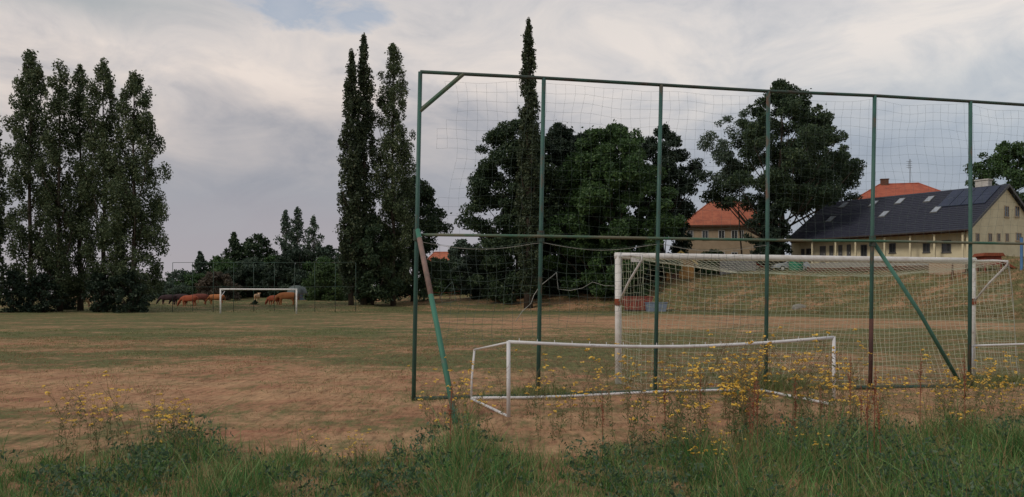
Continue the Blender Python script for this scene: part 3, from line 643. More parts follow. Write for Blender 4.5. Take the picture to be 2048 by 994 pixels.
# --- things in the pasture
pt = gx(576, 122)
o = thing('covered_haystack', 'grey domed tarpaulin over a stack behind the right post of the far goal', 'haystack', (pt.x+1, pt.y, pt.z))
b = MB(); b.prism([(-1.1, 0)] + [(.0+1.15*math.cos(math.pi-k*math.pi/8)*1.0, 1.0+1.0*math.sin(math.pi-k*math.pi/8)) for k in range(9)] + [(1.1, 0)], 0, 3); b.build('tarpaulin', mat('grey_tarp', (.15, .18, .18), (.12, .14, .14), 1), o, True)
b = MB(); b.tube([(-1.25, -.1, .0), (-1.25, -.1, .12), (1.25, -.1, .12), (1.25, -.1, 0)], .06, 5); b.build('weight_bar', M_brown, o)
def rail_fence(name, label, x0, x1, Y0, Y1, h_, m, n_, sheet=None):
    a_ = gx(x0, Y0); b_ = gx(x1, Y1); o = thing(name, label, 'fence', (a_.x, a_.y, a_.z)); rel = lambda q, z: (q.x-a_.x, q.y-a_.y, q.z-a_.z+z)
    qs = [gx(x0+(x1-x0)*k/n_, Y0+(Y1-Y0)*k/n_) for k in range(n_+1)]
    for q in qs:
        b = MB(); b.tube([rel(q, -.2), rel(q, h_+.1)], .05, 6); b.build('post', M_brown, o)
    for zz_ in (h_, h_*.6):
        b = MB(); b.tube([rel(q, zz_) for q in qs], .03, 5); b.build('rail', m, o)
    if sheet:
        b = MB()
        for q, r_ in zip(qs[:-1], qs[1:]):
            v = [rel(q, .05), rel(r_, .05), rel(r_, h_*.97), rel(q, h_*.97)]; b.add(v + [(x, y+.03, z) for x, y, z in v], [(0, 1, 2, 3), (7, 6, 5, 4), (0, 4, 5, 1), (3, 2, 6, 7)])
        b.build('sheeting', sheet, o)
    return o
rail_fence('sheeted_fence', 'low blue grey sheeted fence right of the far goal', 598, 700, 120, 120, 1.0, M_brown, 7, mat('blue_sheet', (.06, .09, .125), (.05, .07, .1), 1))
rail_fence('rail_fence', 'thin reddish rail fence at the pasture edge right of the middle poplars', 800, 1040, 112, 112, 1.0, M_rust, 12)

# ------------------------------------------------------------------ cows
def cow_mesh(graze):
    bm = bmesh.new(); L = bm.verts.layers.skin.verify()
    def V(x, y, z, r, root=False):
        v = bm.verts.new((x, y, z)); rr = r if isinstance(r, tuple) else (r, r); v[L].radius = rr; v[L].use_root = root; return v
    def E(*vs):
        for a_, b_ in zip(vs[:-1], vs[1:]): bm.edges.new((a_, b_))
    rump = V(-1.0, 0, 1.14, .26); hip = V(-.75, 0, 1.10, (.34, .32)); belly = V(-.1, 0, 1.0, (.37, .38), True); chest = V(.5, 0, 1.02, (.33, .36)); sh = V(.72, 0, 1.1, .27)
    E(rump, hip, belly, chest, sh)
    if graze: nk = V(1.08, 0, .82, .16); pl = V(1.3, 0, .50, .13); mz = V(1.42, 0, .24, .09); tip = V(1.46, 0, .12, .075)
    else: nk = V(1.05, 0, 1.32, .17); pl = V(1.28, 0, 1.48, .14); mz = V(1.52, 0, 1.38, .10); tip = V(1.62, 0, 1.32, .08)
    E(sh, nk, pl, mz, tip)
    for s in (-1, 1):
        e1 = V(pl.co.x-.06, s*.20, pl.co.z+.05, .04); e2 = V(pl.co.x-.10, s*.30, pl.co.z+.02, .03); E(pl, e1, e2)
        k0 = V(-.78, s*.17, .85, .17); k1 = V(-.68, s*.17, .66, .11); k2 = V(-.86, s*.17, .44, .065); k3 = V(-.80, s*.17, .10, .05); k4 = V(-.76, s*.17, .03, .06); E(hip, k0, k1, k2, k3, k4)
        f0 = V(.55, s*.17, .75, .12); f1 = V(.56, s*.17, .42, .065); f2 = V(.56, s*.17, .10, .045); f3 = V(.59, s*.17, .03, .055); E(chest, f0, f1, f2, f3)
    t0 = V(-1.2, 0, 1.15, .04); t1 = V(-1.27, 0, .8, .03); t2 = V(-1.25, 0, .5, .045); E(rump, t0, t1, t2)
    me = bpy.data.meshes.new('cow_cage'); bm.to_mesh(me); bm.free()
    ob = bpy.data.objects.new('cow_cage', me); C.objects.link(ob); ob.modifiers.new('s', 'SKIN'); q = ob.modifiers.new('ss', 'SUBSURF'); q.levels = 1; q.render_levels = 1
    dg = bpy.context.evaluated_depsgraph_get(); m2 = bpy.data.meshes.new_from_object(ob.evaluated_get(dg)); bpy.data.objects.remove(ob); bpy.data.meshes.remove(me)
    m2.name = 'cow'; m2.materials.clear(); m2.polygons.foreach_set('use_smooth', [True]*len(m2.polygons)); return m2
CG, CSt = cow_mesh(True), cow_mesh(False)
M_cowo = mat('orange_hide', (.44, .165, .06), (.37, .135, .05), 1.5, rough=.8); M_cowr = mat('red_hide', (.36, .09, .04), (.29, .07, .035), 1.5, rough=.8)
M_cowd = mat('dark_hide', (.045, .022, .025), (.03, .018, .02), 1.5, rough=.8); M_cowm = mat('maroon_hide', (.20, .06, .04), (.14, .04, .03), 1.5, rough=.8)
M_cowp = mat('pale_hide', (.50, .33, .20), (.44, .28, .17), 1.5, rough=.8)
for (px, Y, rz, gzg, m, sc_, lb) in [
   (275, 100, 65, 1, M_cowo, 1.0, 'orange cow seen end-on beside the right end of the poplar row'),
   (335, 104, 178, 1, M_cowd, .95, 'almost black cow grazing at the left end of the herd'),
   (360, 105, 172, 1, M_cowd, 1.0, 'dark brown cow partly behind the red cow, second black one'),
   (377, 102, 165, 1, M_cowr, 1.05, 'bright red cow in the middle of the left herd'),
   (396, 104, 200, 1, M_cowm, 1.05, 'maroon cow grazing right behind the bright red cow'),
   (431, 105, 178, 1, M_cowo, .95, 'orange cow just left of the far goal post'),
   (514, 112, 92, 0, M_cowp, .85, 'pale calf seen end-on above the tiny bush in the far goal mouth'),
   (547, 104, 150, 1, M_cowr, .95, 'reddish cow with its head down inside the right half of the far goal'),
   (572, 103, 176, 1, M_cowo, 1.12, 'largest orange cow grazing beside the right post of the far goal'),
   (167, 97, 40, 0, M_cowp, 1.0, 'pale cow glimpsed between the trunks of the poplar row'),
   (124, 99, 160, 1, M_cowo, .95, 'orange cow hidden low behind the left poplars')]:
    me_ = (CG if gzg else CSt).copy(); q = gx(px, Y)
    o = link_mesh('cow', me_, m); o.location = q + Vector((0, 0, -.02)); o.rotation_euler = (0, 0, R(rz)); o.scale = (sc_,)*3; tag(o, lb, 'cow', 'cows grazing beyond the pitch')

# ------------------------------------------------------------------ far fence and far goal
def tall_fence(label, P0, D, nposts, H_, mid, leans, mp, mr, mt, rp=.04):
    o = thing('ball_stop_fence', label, 'fence', (P0[0], P0[1], 0)); D = Vector(D); tops = []; mids = []; bots = []
    for k in range(nposts):
        b_ = D*k; z0 = gz(P0[0]+b_.x, P0[1]+b_.y); b_ = Vector((b_.x, b_.y, z0)); t_ = b_ + Vector((leans[k % len(leans)], .02*math.sin(k*2.3), H_+.012*math.sin(k*1.9)-z0)); bots.append(b_); tops.append(t_); mids.append(b_.lerp(t_, (mid-z0)/(H_-z0)))
        m = MB(); m.tube([b_-Vector((0, 0, .2)), b_.lerp(t_, .5)+Vector((.012*math.sin(k*3.), 0, 0)), t_], rp, 10); m.build('post', mp, o, True)
    m = MB(); m.tube(tops, rp*.85, 8); m.build('top_rail', mt, o, True)
    m = MB(); m.tube([q+Vector((0, -rp*1.3, 0)) for q in mids], rp*.7, 8); m.build('middle_rail', mr, o, True)
    return o, bots, mids, tops
q0 = at(345, 627, 86)
fo, fb_, fm_, ft_ = tall_fence('far green ball stop fence behind the distant white goal', (q0.x, 86), (2.05, 0, 0), 10, 5.0, 2.55, [0.02, -.03, .04], M_greendk, M_greendk, M_greendk, .026)
def goal_frame(o, PL, PR, zl, zr, r_, m, extra_sag=0):
    for q, z in ((PL, zl), (PR, zr)):
        b = MB(); b.tube([(q.x, q.y, q.z-.15), (q.x, q.y, z)], r_, 12); b.build('post', m, o, True)
    d_ = (PR-PL).normalized(); pts = []
    for k in range(9):
        t_ = k/8; q = PL.lerp(PR, t_); pts.append((q.x+d_.x*r_*(2*t_-1)*1.0, q.y, zl+(zr-zl)*t_-r_ - extra_sag*math.sin(math.pi*t_)))
    b = MB(); b.tube(pts, r_, 12); b.build('crossbar', m, o, True)
a_ = gx(441, 80); b_ = gx(593, 80)
o = thing('football_goal', 'distant white football goal without a net at the far end of the pitch', 'goal', (0, 0, 0))
goal_frame(o, a_, b_, 2.34, 2.32, .075, M_white)
for q in (a_, b_):
    b = MB(); b.tube([(q.x, q.y, 2.2), (q.x-.15 if q is b_ else q.x+.1, q.y+.9, 2.1), (q.x, q.y, 1.5)], .03, 6); b.build('net_arm', M_white2, o)

# ------------------------------------------------------------------ near ball stop fence
P0 = (-1.55, 13.4); D = (1.966, .41, 0)
nf, bots, mids, tops = tall_fence('tall green ball stop fence with torn net behind the near goals', P0, D, 8, 5.15, 2.59, [.11, .10, .10, .05, .08, .01, .03, .02], M_green, M_olive, M_greendk, .034)
m = MB(); m.tube([b_+Vector((0, 0, .03)) for b_ in bots], .035, 8); m.build('bottom_rail', M_greendk, nf)
m = MB(); m.tube([bots[0].lerp(tops[0], .88), tops[0].lerp(tops[1], .34)], .035, 8); m.build('corner_brace', M_olive, nf)
m = MB(); e_ = Vector((-.70+1.55, 10.95-13.4, -.1)); m.tube([mids[0]+Vector((.02, -.05, .07)), mids[0].lerp(e_, .5)+Vector((.02, 0, 0)), e_], .040, 10); m.build('stay', M_pink, nf, True)
m = MB(); a0_ = mids[0]+Vector((.02, -.05, .07)); h0_ = mids[0].lerp(e_, .5)+Vector((.02, 0, 0)); m.tube([a0_.lerp(h0_, .10), a0_.lerp(h0_, .72)], .0415, 10); m.build('bare_patch', mat('pinkish_primer', (.26, .17, .145), (.17, .13, .11), 3, stretch=(3, 3, 1)), nf, True)
m = MB(); m.tube([bots[4], bots[4].lerp(tops[4], .24)], .037, 10); m.build('rusty_sleeve', mat('dark_rust', (.06, .03, .028), (.10, .045, .035), 4), nf, True)
m = MB(); m.tube([mids[4]+Vector((.03, .05, 0)), mids[4].lerp(bots[5], .5)+Vector((.05, .18, .05)), bots[5]+Vector((-.05, .3, .12))], .036, 10); m.build('stay', mat('light_green_paint', (.08, .21, .165), (.06, .16, .125), 2), nf, True)
for k in (0, 1, 4):
    m = MB(); q = mids[k]; m.tube([q-Vector((0, 0, .09)), q+Vector((0, 0, .09))], .056, 10); m.build('clamp', M_greendk, nf)

def sn(x, y, s):     # smooth noise
    return (math.sin(x*1.3+s)+math.sin(y*1.7+s*2.1)+math.sin(x*2.9+y*2.3+s*.7)+.6*math.sin(x*5.1-y*3.7+s))*.28
def net(name, fn, us, vs, r_, m, parent, skip=None):
    """strands along both directions of a surface fn(u, v)"""
    mb = MB()
    def strand(pts):
        run = []
        for q in pts:
            if q is None:
                if len(run) > 1: mb.tube(run, r_, 3, False)
                run = []
            else: run.append(q)
        if len(run) > 1: mb.tube(run, r_, 3, False)
    def val(u, v): return None if skip and skip(u, v) else fn(u, v)
    for u in us: strand([val(u, v) for v in vs])
    for v in vs: strand([val(u, v) for u in us])
    return mb.build(name, m, parent)
Dn = Vector(D); Lf = Dn.length
def fence_pt(u, z):       # u metres along, z height, follows the posts' lean
    k = min(max(u/Lf, 0), 6.999); i = int(k); f = k-i
    b_ = bots[i].lerp(bots[i+1], f); t_ = tops[i].lerp(tops[i+1], f); return b_.lerp(t_, z/5.15)
perp = Vector((-Dn.y, Dn.x, 0)).normalized()
def upper(u, v):
    z = 5.08 - v; sagtop = .05*math.sin(math.pi*((u/Lf) % 1))*max(0, 1-v*1.5)
    q = fence_pt(u + .07*sn(u, v*2, 1)*min(1, v*3) + .10*math.sin(v*2.2+u*.4)*math.exp(-u*.5), z - sagtop + .06*sn(u*1.3, v*1.5, 4))
    return q + perp*(.06 + .12*sn(u*.8, v*1.2, 7)*math.sin(min(1, v/2.4)*math.pi))
us = [.22+i*.165 for i in range(80)]; vs = [i*.155 for i in range(17)]
def sk(u, v):
    if u < .35 and v < .7: return True
    if u < .55 + .15*math.sin(v*3) and 1.1 < v < 1.7: return True
    return u < .3 + .12*math.sin(v*5)
net('upper_net', upper, us, vs, .0013, M_net, nf, sk)
def lower(u, v):
    sag = .11*math.sin(math.pi*((u/Lf) % 1))**1; z = 2.52 - sag*(1-v/2.5) - v
    q = fence_pt(u + .08*sn(u, v*2, 2.5), z + .05*sn(u*1.7, v*2, 5)*min(1, v*2)); return q + perp*(.08 + .18*sn(u*.8, v*1.2, 3)*min(1, v))
us2 = [.25+i*.15 for i in range(86)]; vs2 = [i*.14 for i in range(15)]
net('lower_net', lower, us2, vs2, .0021, M_net, nf, lambda u, v: u > 6.1 or v > 1.45 + .3*math.sin(u*1.1+.5))
m = MB()
for (i0, i1) in ((0, 3.0), ):
    m.tube([fence_pt(u*Lf, 2.50 - .12*math.sin(math.pi*(u % 1))) - perp*.02 for u in np.arange(0.02, 3.1, .1)], .0035, 5)
m.build('head_rope', M_rope, nf)
def pxf(pts, dy=0): # rope points given near the fence plane
    out = []
    for (px, py) in pts:
        u_ = (px-CX)/F; Y = (P0[1]-Dn.y/Dn.x*P0[0])/(1-Dn.y/Dn.x*u_)+dy; q = at(px, py, Y); out.append((q.x-P0[0], q.y-P0[1], q.z))
    return out
m = MB(); m.tube(pxf([(1113, 545), (1100, 556), (1080, 572), (1068, 590), (1062, 607), (1045, 622), (1032, 642)], .12), .0055, 5); m.build('hanging_rope', M_rope, nf, True)
m = MB(); m.tube(pxf([(1113, 545), (1116, 578), (1140, 581), (1165, 576), (1185, 564), (1208, 571), (1232, 572)], .12), .0045, 5); m.build('hanging_rope', M_rope, nf, True)
m = MB(); m.tube(pxf([(905, 563), (893, 575), (880, 592), (885, 606), (905, 604), (912, 600), (905, 563)], .12), .0035, 5); m.build('hanging_rope', M_net, nf, True)

# ------------------------------------------------------------------ big goal
th = R(10); gd = Vector((math.cos(th), math.sin(th), 0)); gp = Vector((gd.y, -gd.x, 0))   # gp points to the camera
GL = Vector((1.98, 15.9, 0)); GR = GL + gd*7.40
bg = thing('football_goal', 'full size white football goal with pale net, standing behind the green fence', 'goal', (0, 0, 0))
goal_frame(bg, GL, GR, 2.44, 2.40, .062, M_white)
EL = Vector((2.27, 14.9, 2.33)); ER = Vector((9.44, 16.25, 2.29))
for q, e_, zt in ((GL, EL, 2.37), (GR, ER, 2.33)):
    b = MB(); b.tube([(q.x, q.y, zt), (e_.x*.6+q.x*.4, e_.y*.6+q.y*.4, e_.z+.03), e_, (e_.x, e_.y+.02, e_.z-.07), Vector((q.x, q.y-.05, 1.52)).lerp(e_, .45), (q.x+.01, q.y-.06, 1.52)], .021, 8); b.build('net_arm', M_white2, bg, True)
    b = MB(); b.tube([(q.x, q.y-.02, 1.46), (q.x, q.y-.02, 1.58)], .07, 10); b.build('clamp', M_rust, bg)
def gnet(u, v):     # u 0..1 along, v 0..1 from the crossbar over and down to the ground
    us_ = u + .075*math.sin(math.pi*v)*math.sin(math.pi*u)*(1.3-u*1.7)
    A_ = GL.lerp(GR, us_) + Vector((0, 0, 2.36)); E_ = EL.lerp(ER, us_); s_ = math.sin(math.pi*min(max(us_, 0), 1))**.7
    E_ = E_ + Vector((0, .18*s_, -.30*s_)); G_ = GL.lerp(GR, us_) + gp*(1.25); G_.z = .03
    if v < .33: q = A_.lerp(E_, v/.33); q.z -= .13*math.sin(math.pi*v/.33)*s_
    else:
        t_ = (v-.33)/.67; q = E_.lerp(G_, t_); q += -gp*.12*math.sin(math.pi*t_)*s_ ; 
    q += Vector((.05*sn(u*9, v*5, 2), .06*sn(u*8, v*6, 5), .035*sn(u*10, v*7, 9)*min(1, 4*(1-v))))
    return q
net('goal_net', gnet, [i/74 for i in range(75)], [i/36 for i in range(37)], .0029, M_net2, bg)
for nm, q, e_, s_ in (('side_net', GL, EL, 1), ('side_net', GR, ER, -1)):
    g_ = q + gp*1.25
    def sfn(u, v, q=q, e_=e_, g_=g_):
        t0 = Vector((q.x, q.y, 2.33)).lerp(e_, u); b0 = Vector((q.x, q.y, .04)).lerp(Vector((g_.x, g_.y, .04)), u); r2 = t0.lerp(b0, v); r2.x += .04*sn(u*4, v*6, 3); r2.z += .02*sn(u*5, v*5, 1); return r2
    net(nm, sfn, [i/9 for i in range(10)], [i/18 for i in range(19)], .0030, M_net2, bg)
b = MB(); b.tube([tuple(ER)] + [tuple(gnet(1, v)) for v in (.5, .7, .9, 1)], .007, 5); b.build('net_cord', M_rope, bg)
b = MB(); b.box(GL.x+.22, GL.x+.38, GL.y-.12, GL.y-.08, 2.26, 2.34); b.build('tag_plate', M_white2, bg)

# ------------------------------------------------------------------ small goals
def small_goal(label, FL, FR, BL, BR, hf, hb, sag=.10, r_=.024, rear_lean=0):
    o = thing('small_goal', label, 'goal', tuple(FL)); rel = lambda q, z=0: (q.x-FL.x, q.y-FL.y, z)
    for q in (FL, FR):
        b = MB(); b.tube([rel(q, -.02), rel(q, hf)], r_*1.1, 10); b.build('post', M_white2, o, True)
    b = MB(); b.tube([rel(FL.lerp(FR, k/10), hf-.012-sag*math.sin(math.pi*k/10)) for k in range(11)], r_, 10); cb = b.build('crossbar', M_white2, o, True)
    n_ = 20
    for k in range(n_):
        t_ = (k+.6)/n_; q = FL.lerp(FR, t_); z = hf-.012-sag*math.sin(math.pi*t_)+r_-.004
        b = MB(); b.tube([rel(q, z), (q.x-FL.x+.006*math.sin(k*2.), q.y-FL.y, z+.035)], .005, 5); b.build('net_hook', M_white2, cb)
    for q, t_, sg in ((FL, BL, 1), (FR, BR, -1)):
        if sg < 0:
            b = MB(); b.tube([rel(q, .02), rel(t_, .05)], r_*.85, 8); b.build('ground_bar', M_white2, o, True); continue
        u_ = Vector(rel(t_, hb)) + Vector((.05*sg*(rear_lean or 1), .03, 0))
        b = MB(); b.tube([rel(q, hf-.02), tuple(u_)], r_*.62, 8); b.build('side_bar', M_white2, o, True)
        b = MB(); b.tube([tuple(u_), ((u_.x+rel(t_)[0])/2-.015, (u_.y+rel(t_)[1])/2, hb*.45), rel(t_, .04)], r_*.7, 8); b.build('rear_post', M_white2, o, True)
        b = MB(); b.tube([rel(q, .02), rel(t_, .05)], r_*.85, 8); b.build('ground_bar', M_white2, o, True)
    b = MB(); b.tube([rel(BL.lerp(BR, k/6), .06-.02*math.sin(k*1.1)) for k in range(7)], r_*.9, 8); b.build('rear_bar', M_white2, o, True)
    return o
small_goal('low white small goal frame without a net, nearest to the camera', Vector((-.047, 11.4, 0)), Vector((4.77, 12.65, 0)), Vector((-.63, 13.15, 0)), Vector((4.2, 14.3, 0)), 1.03, .80)
g2 = thing('small_goal', 'second low white small goal at the right edge, beyond the fence', 'goal', (8.31, 15.5, 0))
b = MB(); b.tube([(0, 0, 0), (.03, .02, .35), (.08, .06, .70)], .021, 10); b.build('post', M_white2, g2, True)
b = MB(); b.tube([(4.9, .5, 0), (4.95, .55, .82)], .021, 10); b.build('post', M_white2, g2, True)
b = MB(); b.tube([(.08, .06, .70), (.12, .06, .725), (.5, .1, .735), (2.5, .3, .78), (4.95, .55, .83)], .019, 10); b.build('crossbar', M_white2, g2, True)
b = MB(); b.tube([(.15, -.02, .03), (2.4, .2, .035), (4.9, .48, .03)], .019, 8); b.build('ground_bar', M_white2, g2, True)

# ------------------------------------------------------------------ grass and weeds
def blades(name, X, Y, hgt, wid, lean, m, rng, label, bend=.5, cat='grass'):
    n_ = len(X); Z = heights(X, Y); a_ = rng.uniform(0, 2*math.pi, n_); f_ = rng.uniform(0, 2*math.pi, n_)
    lx, ly = np.cos(a_)*lean, np.sin(a_)*lean; sx, sy = np.cos(f_)*wid*.5, np.sin(f_)*wid*.5
    lv = []
    for t_, wd in ((0, 1), (.4, .85), (.75, .55), (1, .06)):
        off = hgt*(t_**(1+bend)); zz_ = hgt*t_*(1-.28*lean*t_); cx_ = X+lx*off; cy_ = Y+ly*off; cz_ = Z+zz_-.01
        lv.append((np.stack([cx_-sx*wd, cy_-sy*wd, cz_], -1), np.stack([cx_+sx*wd, cy_+sy*wd, cz_], -1)))
    V = np.stack([lv[0][0], lv[0][1], lv[1][0], lv[1][1], lv[2][0], lv[2][1], lv[3][0], lv[3][1]], 1)   # n,8,3
    me = bpy.data.meshes.new(name); me.vertices.add(n_*8); me.vertices.foreach_set('co', V.astype(np.float32).ravel())
    base = (np.arange(n_)*8)[:, None, None]; fq = np.array([[0, 1, 3, 2], [2, 3, 5, 4], [4, 5, 7, 6]])[None] + base; fq = fq.reshape(-1).astype(np.int32)
    me.loops.add(len(fq)); me.loops.foreach_set('vertex_index', fq); me.polygons.add(n_*3); me.polygons.foreach_set('loop_start', np.arange(0, len(fq), 4, dtype=np.int32))
    me.update(calc_edges=True); o = link_mesh(name, me, m); tag(o, label, cat, kind='stuff'); return o
def gmat(name, a_, b_, c_): return mat(name, a_, b_, scale=.8, lo=.25, hi=.6, rough=.6, island=.6, c3=c_, transl=.25)
M_gr = gmat('lush_grass', (.03, .115, .028), (.085, .23, .055), (.24, .38, .13))
M_gr2 = gmat('olive_grass', (.085, .13, .035), (.17, .21, .065), (.38, .35, .17))
M_straw = gmat('straw', (.25, .13, .065), (.34, .195, .10), (.44, .28, .15))
M_weedl = gmat('blue_green_leaves', (.04, .085, .045), (.07, .125, .065), (.11, .16, .09))
rng = np.random.default_rng(77)
def pn(X, Y, s, f):
    return (np.sin(X*f+s)+np.sin(Y*f*1.6+s*1.7)+np.sin(X*f*2.3+Y*f*1.9+s*.6)+.7*np.sin(X*f*4.1-Y*f*3.3+s*2.2))/3.7
def field(n_, y0, y1, spread=.68):
    Y = np.sqrt(rng.uniform(y0*y0, y1*y1, n_)); X = rng.uniform(-1, 1, n_)*(Y*spread+.6); return X, Y
edge_px = np.array([-200, 0, 250, 330, 400, 470, 600, 760, 860, 920, 970, 1050, 1200, 1400, 1500, 1700, 2048, 2400])
edge_Y = np.array([8.2, 8.2, 8.3, 8.6, 9.2, 8.6, 8.3, 8.2, 8.9, 9.5, 9.0, 8.3, 8.6, 9.0, 9.5, 9.7, 9.7, 9.7])
edge_h = np.array([.27, .26, .28, .42, .54, .34, .25, .25, .42, .62, .42, .26, .30, .40, .52, .52, .54, .54])
def edges(X, Y): px = CX+X/Y*F; return np.interp(px, edge_px, edge_Y), np.interp(px, edge_px, edge_h)
X, Y = field(300000, 4.4, 10.6); eY, eh = edges(X, Y); pnz = pn(X, Y, 2, 3.6)*.6+pn(X, Y, 6, 8.0)*.7
keep = (Y < eY + pnz*.6 + rng.normal(size=len(X))*.28) & (rng.uniform(size=len(X)) < .10 + .75*np.clip(pn(X, Y, 9, 6.1)*1.6+.45, 0, 1)); X, Y, eh, pnz, eY = X[keep], Y[keep], eh[keep], pnz[keep], eY[keep]
hg = eh*(.50+.62*pnz)*(.35+1.0*rng.uniform(size=len(X))**1.6)*(1+.6*(rng.uniform(size=len(X)) < .05)); hg = np.clip(hg, .04, .8)
k = rng.uniform(size=len(X))
a_ = k < .68
blades('tall_grass', X[a_], Y[a_], hg[a_], rng.uniform(.003, .008, a_.sum()), rng.uniform(.1, 1.1, a_.sum()), M_gr, rng, 'lush green uncut grass along the bottom of the photo')
b_ = (k >= .68) & (k < .90)
blades('olive_grass', X[b_], Y[b_], hg[b_]*1.05, rng.uniform(.003, .007, b_.sum()), rng.uniform(.1, .7, b_.sum()), M_gr2, rng, 'olive half dried grass mixed into the green verge')
b_ = k >= .90
blades('dry_grass', X[b_], Y[b_], hg[b_]*rng.choice([1.0, 1.0, 1.3, 1.9], b_.sum()), rng.uniform(.002, .005, b_.sum()), rng.uniform(.1, .8, b_.sum()), M_straw, rng, 'straw coloured dead stalks mixed into the green verge')
# sparse dead tufts on the pitch near the verge
X, Y = field(130000, 7.5, 34); kk = rng.uniform(size=len(X)) < .35+.65*(pn(X, Y, 5, 1.3) > -.1); X, Y = X[kk], Y[kk]
blades('dead_turf', X, Y, rng.uniform(.015, .06, len(X))*(1+.6*pn(X, Y, 1, 1.9)), rng.uniform(.003, .007, len(X))*(.5+Y/14), rng.uniform(.4, 1.4, len(X)), M_straw, rng, 'short bleached turf blades on the dry pitch')
X, Y = field(190000, 7.5, 42); kk = (pn(X, Y, 3, .9)*.7+pn(X, Y, 8, 3.0)*.9+rng.normal(size=len(X))*.15 > .22); X, Y = X[kk], Y[kk]
blades('low_turf', X, Y, rng.uniform(.02, .07, len(X)), rng.uniform(.003, .007, len(X))*(.5+Y/14), rng.uniform(.3, 1.3, len(X)), M_gr2, rng, 'low green turf tufts scattered on the dry pitch')
# weeds along the foot of the fence
n_ = 16000; u = rng.uniform(-.3, 8*Lf, n_); off = rng.normal(size=n_)*.20; X = P0[0]+u/Lf*Dn.x+perp.x*off; Y = P0[1]+u/Lf*Dn.y+perp.y*off
wv = np.clip(.45+.55*np.sin(u*1.3)+.35*np.sin(u*3.1+1), .12, 1.1)*np.clip(u/2.5, .25, 1)
kk = rng.uniform(size=n_) < wv; X, Y, wv = X[kk], Y[kk], wv[kk]
blades('fence_weeds', X, Y, (.06+.26*wv)*rng.uniform(.3, 1.2, len(X)), rng.uniform(.005, .012, len(X)), rng.uniform(.2, 1.1, len(X)), M_gr2, rng, 'straggly weeds growing along the foot of the green fence')
# broad leaved ground weeds in the verge
X, Y = field(11000, 5.0, 9.4); kk = pn(X, Y, 11, 2.9) > .2; X, Y = X[kk], Y[kk]; eY, eh = edges(X, Y); kk = Y < eY; X, Y, eh = X[kk], Y[kk], eh[kk]
P = np.stack([X, Y, heights(X, Y)+eh*rng.uniform(.1, .75, len(X))], -1); P = np.repeat(P, 5, 0)+rng.normal(size=(len(P)*5, 3))*.03
o = quads_mesh('leafy_weeds', leaf_quads(P, .042, rng, .6, .45), M_weedl); tag(o, 'blue green leafy weeds among the grass at the bottom', 'weeds', kind='stuff')
# rough grass on the bank and pasture
n_ = 42000; px = rng.uniform(1150, 2350, n_); yf, yc = np.interp(px, SX, SV[:, 0]), np.interp(px, SX, SV[:, 1]); Y = yf + (yc-yf+6)*rng.uniform(-.05, 1, n_); X = (px-CX)/F*Y
kk = pn(X, Y, 4, .8)+.5*pn(X, Y, 1, 2.3) > -.15; X, Y = X[kk], Y[kk]
blades('bank_grass', X, Y, rng.uniform(.08, .42, len(X)), rng.uniform(.02, .05, len(X)), rng.uniform(.2, .9, len(X)), gmat('bank_grass_mix', (.09, .10, .035), (.17, .135, .06), (.27, .19, .095)), rng, 'rough dry grass on the bank behind the big goal')
n_ = 22000; px = rng.uniform(-200, 1250, n_); Y = rng.uniform(83, 112, n_); X = (px-CX)/F*Y
blades('pasture_grass', X, Y, rng.uniform(.04, .16, n_), rng.uniform(.02, .05, n_), rng.uniform(.2, .9, n_), gmat('pasture_grass_mix', (.09, .12, .045), (.14, .16, .06), (.22, .20, .1)), rng, 'longer pasture grass beyond the far end of the pitch')

